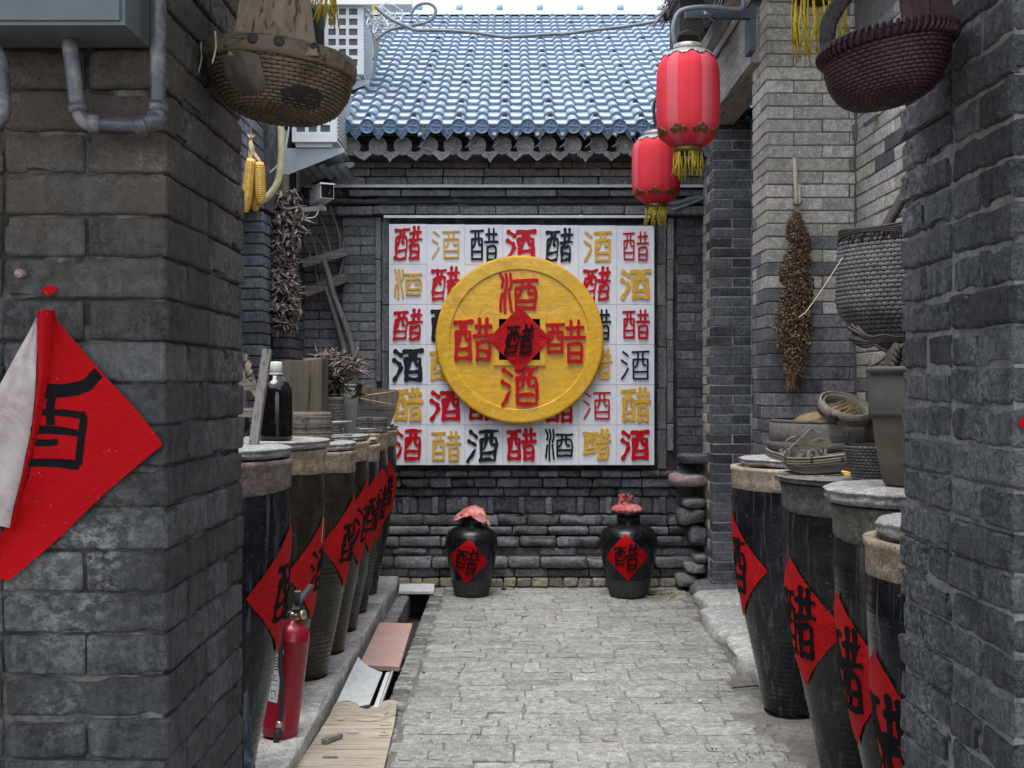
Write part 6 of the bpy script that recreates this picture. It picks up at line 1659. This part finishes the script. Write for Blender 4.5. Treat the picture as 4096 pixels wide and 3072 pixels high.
# hanging grey basket
hb = thing('hanging_basket', 'grey woven basket hung on the right side wall above the clay pot', 'basket', at(3500, 1400, 5.0))
cB = at(3560, 955, 5.05)
def HB(u, v):
    a = math.pi*2*u; H = .50; vv = v   # v 1 = rim
    top = .26; r_ = top*((.40+.62*math.sin(min(1, vv/.42)*math.pi/2))-.05*max(0,vv-.75)*4); x = r_*math.sin(a); y = -r_*.75*math.cos(a)
    return (cB.x+.03+x+.10*max(0, .45-vv), cB.y+y, cB.z-H*(1-vv)+.06*x*vv)
mb = MB(); mb.grid(lambda u, v: Vector(HB(u, v))*1., 40, 14)
mb2 = MB(); mb2.grid(lambda u, v: (lambda p: (cB.x+(p.x-cB.x)*.97, cB.y+(p.y-cB.y)*.97, p.z))(Vector(HB(u, v))), 40, 14); mb2.build('inner_shell', M['weavecore'], hb)
mb = MB(); weave(mb, HB, 56, 26, .005, 1.3, .9); e = mb.build('weave', M['weaveg'], hb); e['kind'] = 'stuff'
mb = MB()
for k in range(150):
    a = 2*math.pi*k/150; p = Vector(HB(k/150, 1)); d = Vector((math.sin(a)*.35, -math.cos(a)*.35, 1)); mb.tube([p-Vector((0,0,.02)), p+Vector((rnd(-.012,.03), -.006, .012)), p+Vector((rnd(0,.05), 0, rnd(.02, .04)))], [.005, .005, .001], 4)
e = mb.build('frayed_rim', M['chillidk'], hb); e['kind'] = 'stuff'
mb = MB()
for k in range(4): mb.tube(spline([Vector(HB(q/24+k*.01, 1))+Vector((0, -.006, .02+.008*k+.006*math.sin(q+k))) for q in range(25)], 2), .006, 5)
mb.build('rim_rods', M['chillidk'], hb)
mb = MB()
for k in range(16):
    a0 = rnd(3380, 3440); mb.tube(spline([at(a0, 1300+k*5, 4.87), at(3470, 1340+k*3+rnd(-8,8), 4.83), at(3540, 1355+rnd(-20,20), 4.84), at(3640, 1360+rnd(-15,15), 4.9)], 5), .007, 5)
e = mb.build('broken_strands', M['chillidk'], hb); e['kind'] = 'stuff'
mb = MB(); mb.tube(spline([at(*q, 4.7) for q in ((3600, 1385), (3575, 1420), (3560, 1455), (3555, 1490), (3552, 1530))], 8), .028, 8)
for k in range(5): mb.tube(spline([at(3600-48*t_+14*math.sin(t_*9+k*1.25), 1385+145*t_, 4.7-.028*math.cos(t_*9+k*1.25)) for t_ in [q/14 for q in range(15)]], 2), .011, 6)
one(mb, 'twisted_rope', M['chillidk'], 'thick dark twisted root rope dangling into the clay pot', 'rope')
mb = MB(); mb.tube(spline([at(*q, 4.72) for q in ((3470, 1470), (3520, 1445), (3570, 1400), (3620, 1375))], 5), .007, 6); mb.tube(spline([at(*q, 4.74) for q in ((3500, 1380), (3550, 1410), (3610, 1445))], 5), .006, 6); one(mb, 'crossing_sticks', M['chillidk'], 'two dark sticks crossing the twisted rope', 'sticks')
mb = MB(); mb.tube(spline([at(*q, 5.1) for q in ((3520, 950), (3560, 880), (3600, 810), (3612, 780), (3604, 752))], 5), [.024]*16+[.02, .016, .012, .008, .004], 8); one(mb, 'crooked_branch', M['chillidk'], 'dark crooked branch propped above the grey basket', 'branch')
mb = MB(); mb.box(-.03, .16, 0, .02, -.012, .012, Matrix.Translation(at(3480, 486, 5.9)) @ Matrix.Rotation(R(-35), 4, 'Y')); mb.box(-.012, .012, 0, .02, -.05, .03, Matrix.Translation(at(3422, 520, 5.9)))
one(mb, 'iron_hook', M['iron'], 'dark iron bracket in the corner under the maroon basket', 'bracket')
mb = MB(); mb.tube(spline([at(*q, 5.0) for q in ((3370, 1030), (3300, 1140), (3230, 1240), (3195, 1270))], 5), .0022, 4); one(mb, 'thin_string', M['stalk'], 'thin string from the grey basket to the sorghum', 'string')

zR = lambda k: .009+RJ[k][2]+(.035, .026, .05, .045)[k]+.003
# big steamer
st_ = steamer(1.455, 5.3, zR(0), .247, [.03, .125], 'large round grey bamboo steamer on the right behind the split basket', 'steamdk', slats=False)
mb = MB(); mb.lathe([(.225, 0), (.23, 0), (.23, .02), (.225, .02)], (1.455-.005, 5.3, zR(0)+.15), 48); mb.build('inner_ring', M['steamdk'], st_)
mb = MB(); mb.disc(.22, zR(0)+.10, (1.455, 5.3, 0), 40); mb.build('base', M['steamdk'], st_)
# straw mat dome
mm = thing('straw_mat', 'domed straw mat inside the large steamer', 'straw mat', (1.40, 5.3, zR(0)+.1))
def md(u, v):
    a = 2*math.pi*u; r_ = .165*math.sin(v*math.pi/2); return (1.47+r_*math.sin(a)*1.05, 5.3-r_*math.cos(a), zR(0)+.12+.09*math.cos(v*math.pi/2))
mb = MB(); mb.grid(lambda u, v: tuple(Vector(md(u, v))-Vector((0,0,.004))), 36, 10); mb.build('base', M['weavecore'], mm)
mb = MB(); weave(mb, md, 70, 26, .003, 1.4, .9, v0=.05); e = mb.build('weave', M['strawdk'], mm); e['kind'] = 'stuff'
# tilted sieve ring on top
Mr = Matrix.Translation(at(3379, 1636, 5.12)) @ Matrix.Rotation(R(26), 4, 'X') @ Matrix.Rotation(R(8), 4, 'Y')
rg_ = thing('sieve_ring', 'tilted empty bamboo sieve ring lying on the straw mat', 'sieve', Mr.translation)
mb = MB(); mb.lathe([(.112, -.026), (.119, -.028), (.121, 0), (.119, .03), (.112, .03), (.111, 0), (.112, -.026)], (0,0,0), 48, M=Mr); mb.build('outer_hoop', M['steam'], rg_)
mb = MB(); mb.lathe([(.096, -.02), (.102, -.02), (.102, .022), (.096, .022), (.096, -.02)], (0,0,0), 48, M=Mr); mb.build('inner_hoop', M['steam'], rg_)
mb = MB()
for k in range(60):
    p = Mr @ Vector((rnd(-.04, .05), rnd(-.04, .04), rnd(-.01, .02))); mb.tube([p-Vector((.05, 0, .02)), p+Vector((.03, .01, .012)+Vector((0,0,0))[:0] if False else (.03, .01, .012))], [.003, .0015], 4)
e = mb.build('brush_bristles', M['strawdk'], rg_); e['kind'] = 'stuff'
mb = MB()
for k in range(6): mb.tube(spline([Mr @ Vector((-.09+rnd(-.01,.01), -.085, rnd(-.03,.03))), Mr @ Vector((-.07+rnd(-.02,.02), -.11, rnd(-.01,.02))), Mr @ Vector((-.06, -.10, rnd(-.04,.0)))], 4), .003, 4)
mb.build('twine', M['chillidk'], rg_)
# split bamboo scoop basket
sb = thing('bamboo_scoop', 'broken grey split-bamboo basket lying on the second right jar', 'basket', (1.22, 4.45, zR(1)))
def board(nm, P_, Y0, Y1, mat, dz=0., bow=.0):
    mb = MB(); mb.smooth = False; n_ = len(P_); i = 0
    A_ = [Vector(at(a, b, Y0))+Vector((0, 0, dz)) for a, b in P_]; B_ = [p+Vector((0, Y1-Y0, 0)) for p in A_]
    mb.v += [tuple(p) for p in A_+B_]; mb.face(range(n_)); mb.face([n_+k for k in range(n_)][::-1])
    for k in range(n_): mb.face((k, (k+1) % n_, n_+(k+1) % n_, n_+k))
    return mb.build(nm, mat, sb)
top_ = [(3128, 1822), (3146, 1834), (3200, 1838), (3290, 1832), (3400, 1818), (3505, 1806)]
mid_ = [(3136, 1845), (3155, 1858), (3205, 1866), (3295, 1858), (3400, 1848), (3505, 1840)]
bot_ = [(3150, 1868), (3172, 1886), (3220, 1896), (3300, 1892), (3400, 1882), (3505, 1872)]
board('side_board', top_ + mid_[::-1], 4.300, 4.31, M['woodx']); board('side_board', [(a, b+1.5) for a, b in mid_] + bot_[::-1], 4.312, 4.322, M['woodx'])
board('rear_board', top_ + bot_[::-1], 4.55, 4.56, M['woodx'], .012)
mb = MB(); mb.smooth = False
for k in range(9):
    y0 = 4.325+k*.025; mb.box(xP(3160, 4.4), xP(3505, 4.4), y0, y0+.022, zP(1888, 4.32)+.004*(k % 2), zP(1888, 4.32)+.008+.004*(k % 2))
mb.build('slatted_bottom', M['woodx'], sb)
for dz in (0, .011, .020):
    mb = MB(); pts = [Vector(at(a, b, 4.294))+Vector((0, 0, .002-dz)) for a, b in top_]; mb.tube(spline([Vector((pts[0].x-.004, 4.55, pts[0].z+.01)), Vector((pts[0].x-.012, 4.42, pts[0].z+.004))]+pts, 5), .0048, 6); mb.build('rim_cane', M['steam'], sb)
for px in (3245, 3368, 3430):
    mb = MB(); mb.tube([Vector(at(px, 1822, 4.287)), Vector(at(px+3, 1850, 4.287))], .0035, 5); mb.build('lashing', M['chillidk'], sb)
mb = MB()
for k in range(64):
    px = rnd(3125, 3300); p = Vector(at(px, 1832+rnd(-3, 5), rnd(4.31, 4.42))); mb.beam(p, p+Vector((rnd(-.03,.012), rnd(-.01,.01), rnd(.016,.036))), .010, .005, up=(0,1,0))
e = mb.build('broken_slat_ends', M['woodz'], sb); e['kind'] = 'stuff'
mb = MB(); mb.beam(at(3165, 1808, 4.36), at(3258, 1720, 4.33), .03, .012, up=(0,1,0)); mb.build('loose_slat', M['steam'], sb)
mb = MB(); mb.beam(at(3200, 1795, 4.40), at(3320, 1762, 4.38), .012, .042, up=(0,0,1)); mb.build('loose_slat', M['steam'], sb)
mb = MB(); mb.tube(spline([at(*q, 4.3) for q in ((3160, 1822), (3143, 1790), (3150, 1760), (3182, 1745))], 6), .007, 5, flat=.5); mb.build('bent_strip', M['steam'], sb)
# bamboo canes under it, small woven basket
mb = MB()
for k in range(18): a = at(3180+rnd(0, 180), 1915-rnd(0, 18), 4.3+rnd(-.06, .1)); mb.tube([a, a+Vector((rnd(.12, .2), rnd(.05,.2), -rnd(-.02, .03)))], .004, 5)
one(mb, 'dry_stalks', M['chillidk'], 'dark dry stalks poking out under the broken basket', 'stalks')
for k in range(3):
    mb = MB(); a = at(3368+k*5, 1888+k*9, 4.28); mb.tube([a, a+Vector((.065, .03, -.012))], .0055, 8); one(mb, 'bamboo_cane', M['corn'], 'short yellow bamboo cane under the broken basket, ' + ['topmost', 'middle', 'lowest'][k] + ' of three', 'cane', 'yellow canes under the basket')
wb = thing('small_basket', 'small dark woven basket between broken basket and clay pot', 'basket', at(3480, 1960, 4.05))
def wbf(u, v): a = 2*math.pi*u; p = at(3490, 1965, 4.05); r_ = .10*(.62+.4*v); return (p.x+r_*math.sin(a), p.y-r_*math.cos(a), p.z+.145*v+.02)
mb = MB(); mb.grid(lambda u, v: (lambda q, c: (c.x+(q.x-c.x)*.96, c.y+(q.y-c.y)*.96, q.z))(Vector(wbf(u, v)), at(3490, 1965, 4.05)), 28, 6); mb.disc(.06, .02, at(3490, 1965, 4.05), 20); mb.build('inner_shell', M['weavecore'], wb)
mb = MB(); weave(mb, wbf, 34, 13, .004, 1.3, .9); e = mb.build('weave', M['weaveg'], wb); e['kind'] = 'stuff'
# clay pot pair
pX, pY = 1.272, 3.62
cp = thing('clay_pot_stack', 'tall grey clay pot, wider collar on a tapering base, on the third right jar', 'clay pot', (pX, pY, zR(2)))
z_ = zR(2)
mb = MB(); mb.lathe([(.001, 0), (.075, 0), (.083, .008), (.098, .08), (.112, .16), (.117, .22), (.117, .235)], (pX, pY, z_), 48); mb.build('lower_pot', M['potbr'], cp)
mb = MB(); mb.lathe([(.116, .22), (.127, .222), (.128, .23), (.1275, .345), (.124, .352), (.126, .357), (.136, .36), (.137, .374), (.128, .378), (.112, .376), (.108, .30)], (pX, pY, z_), 48); mb.build('collar_pot', M['potdk'], cp)
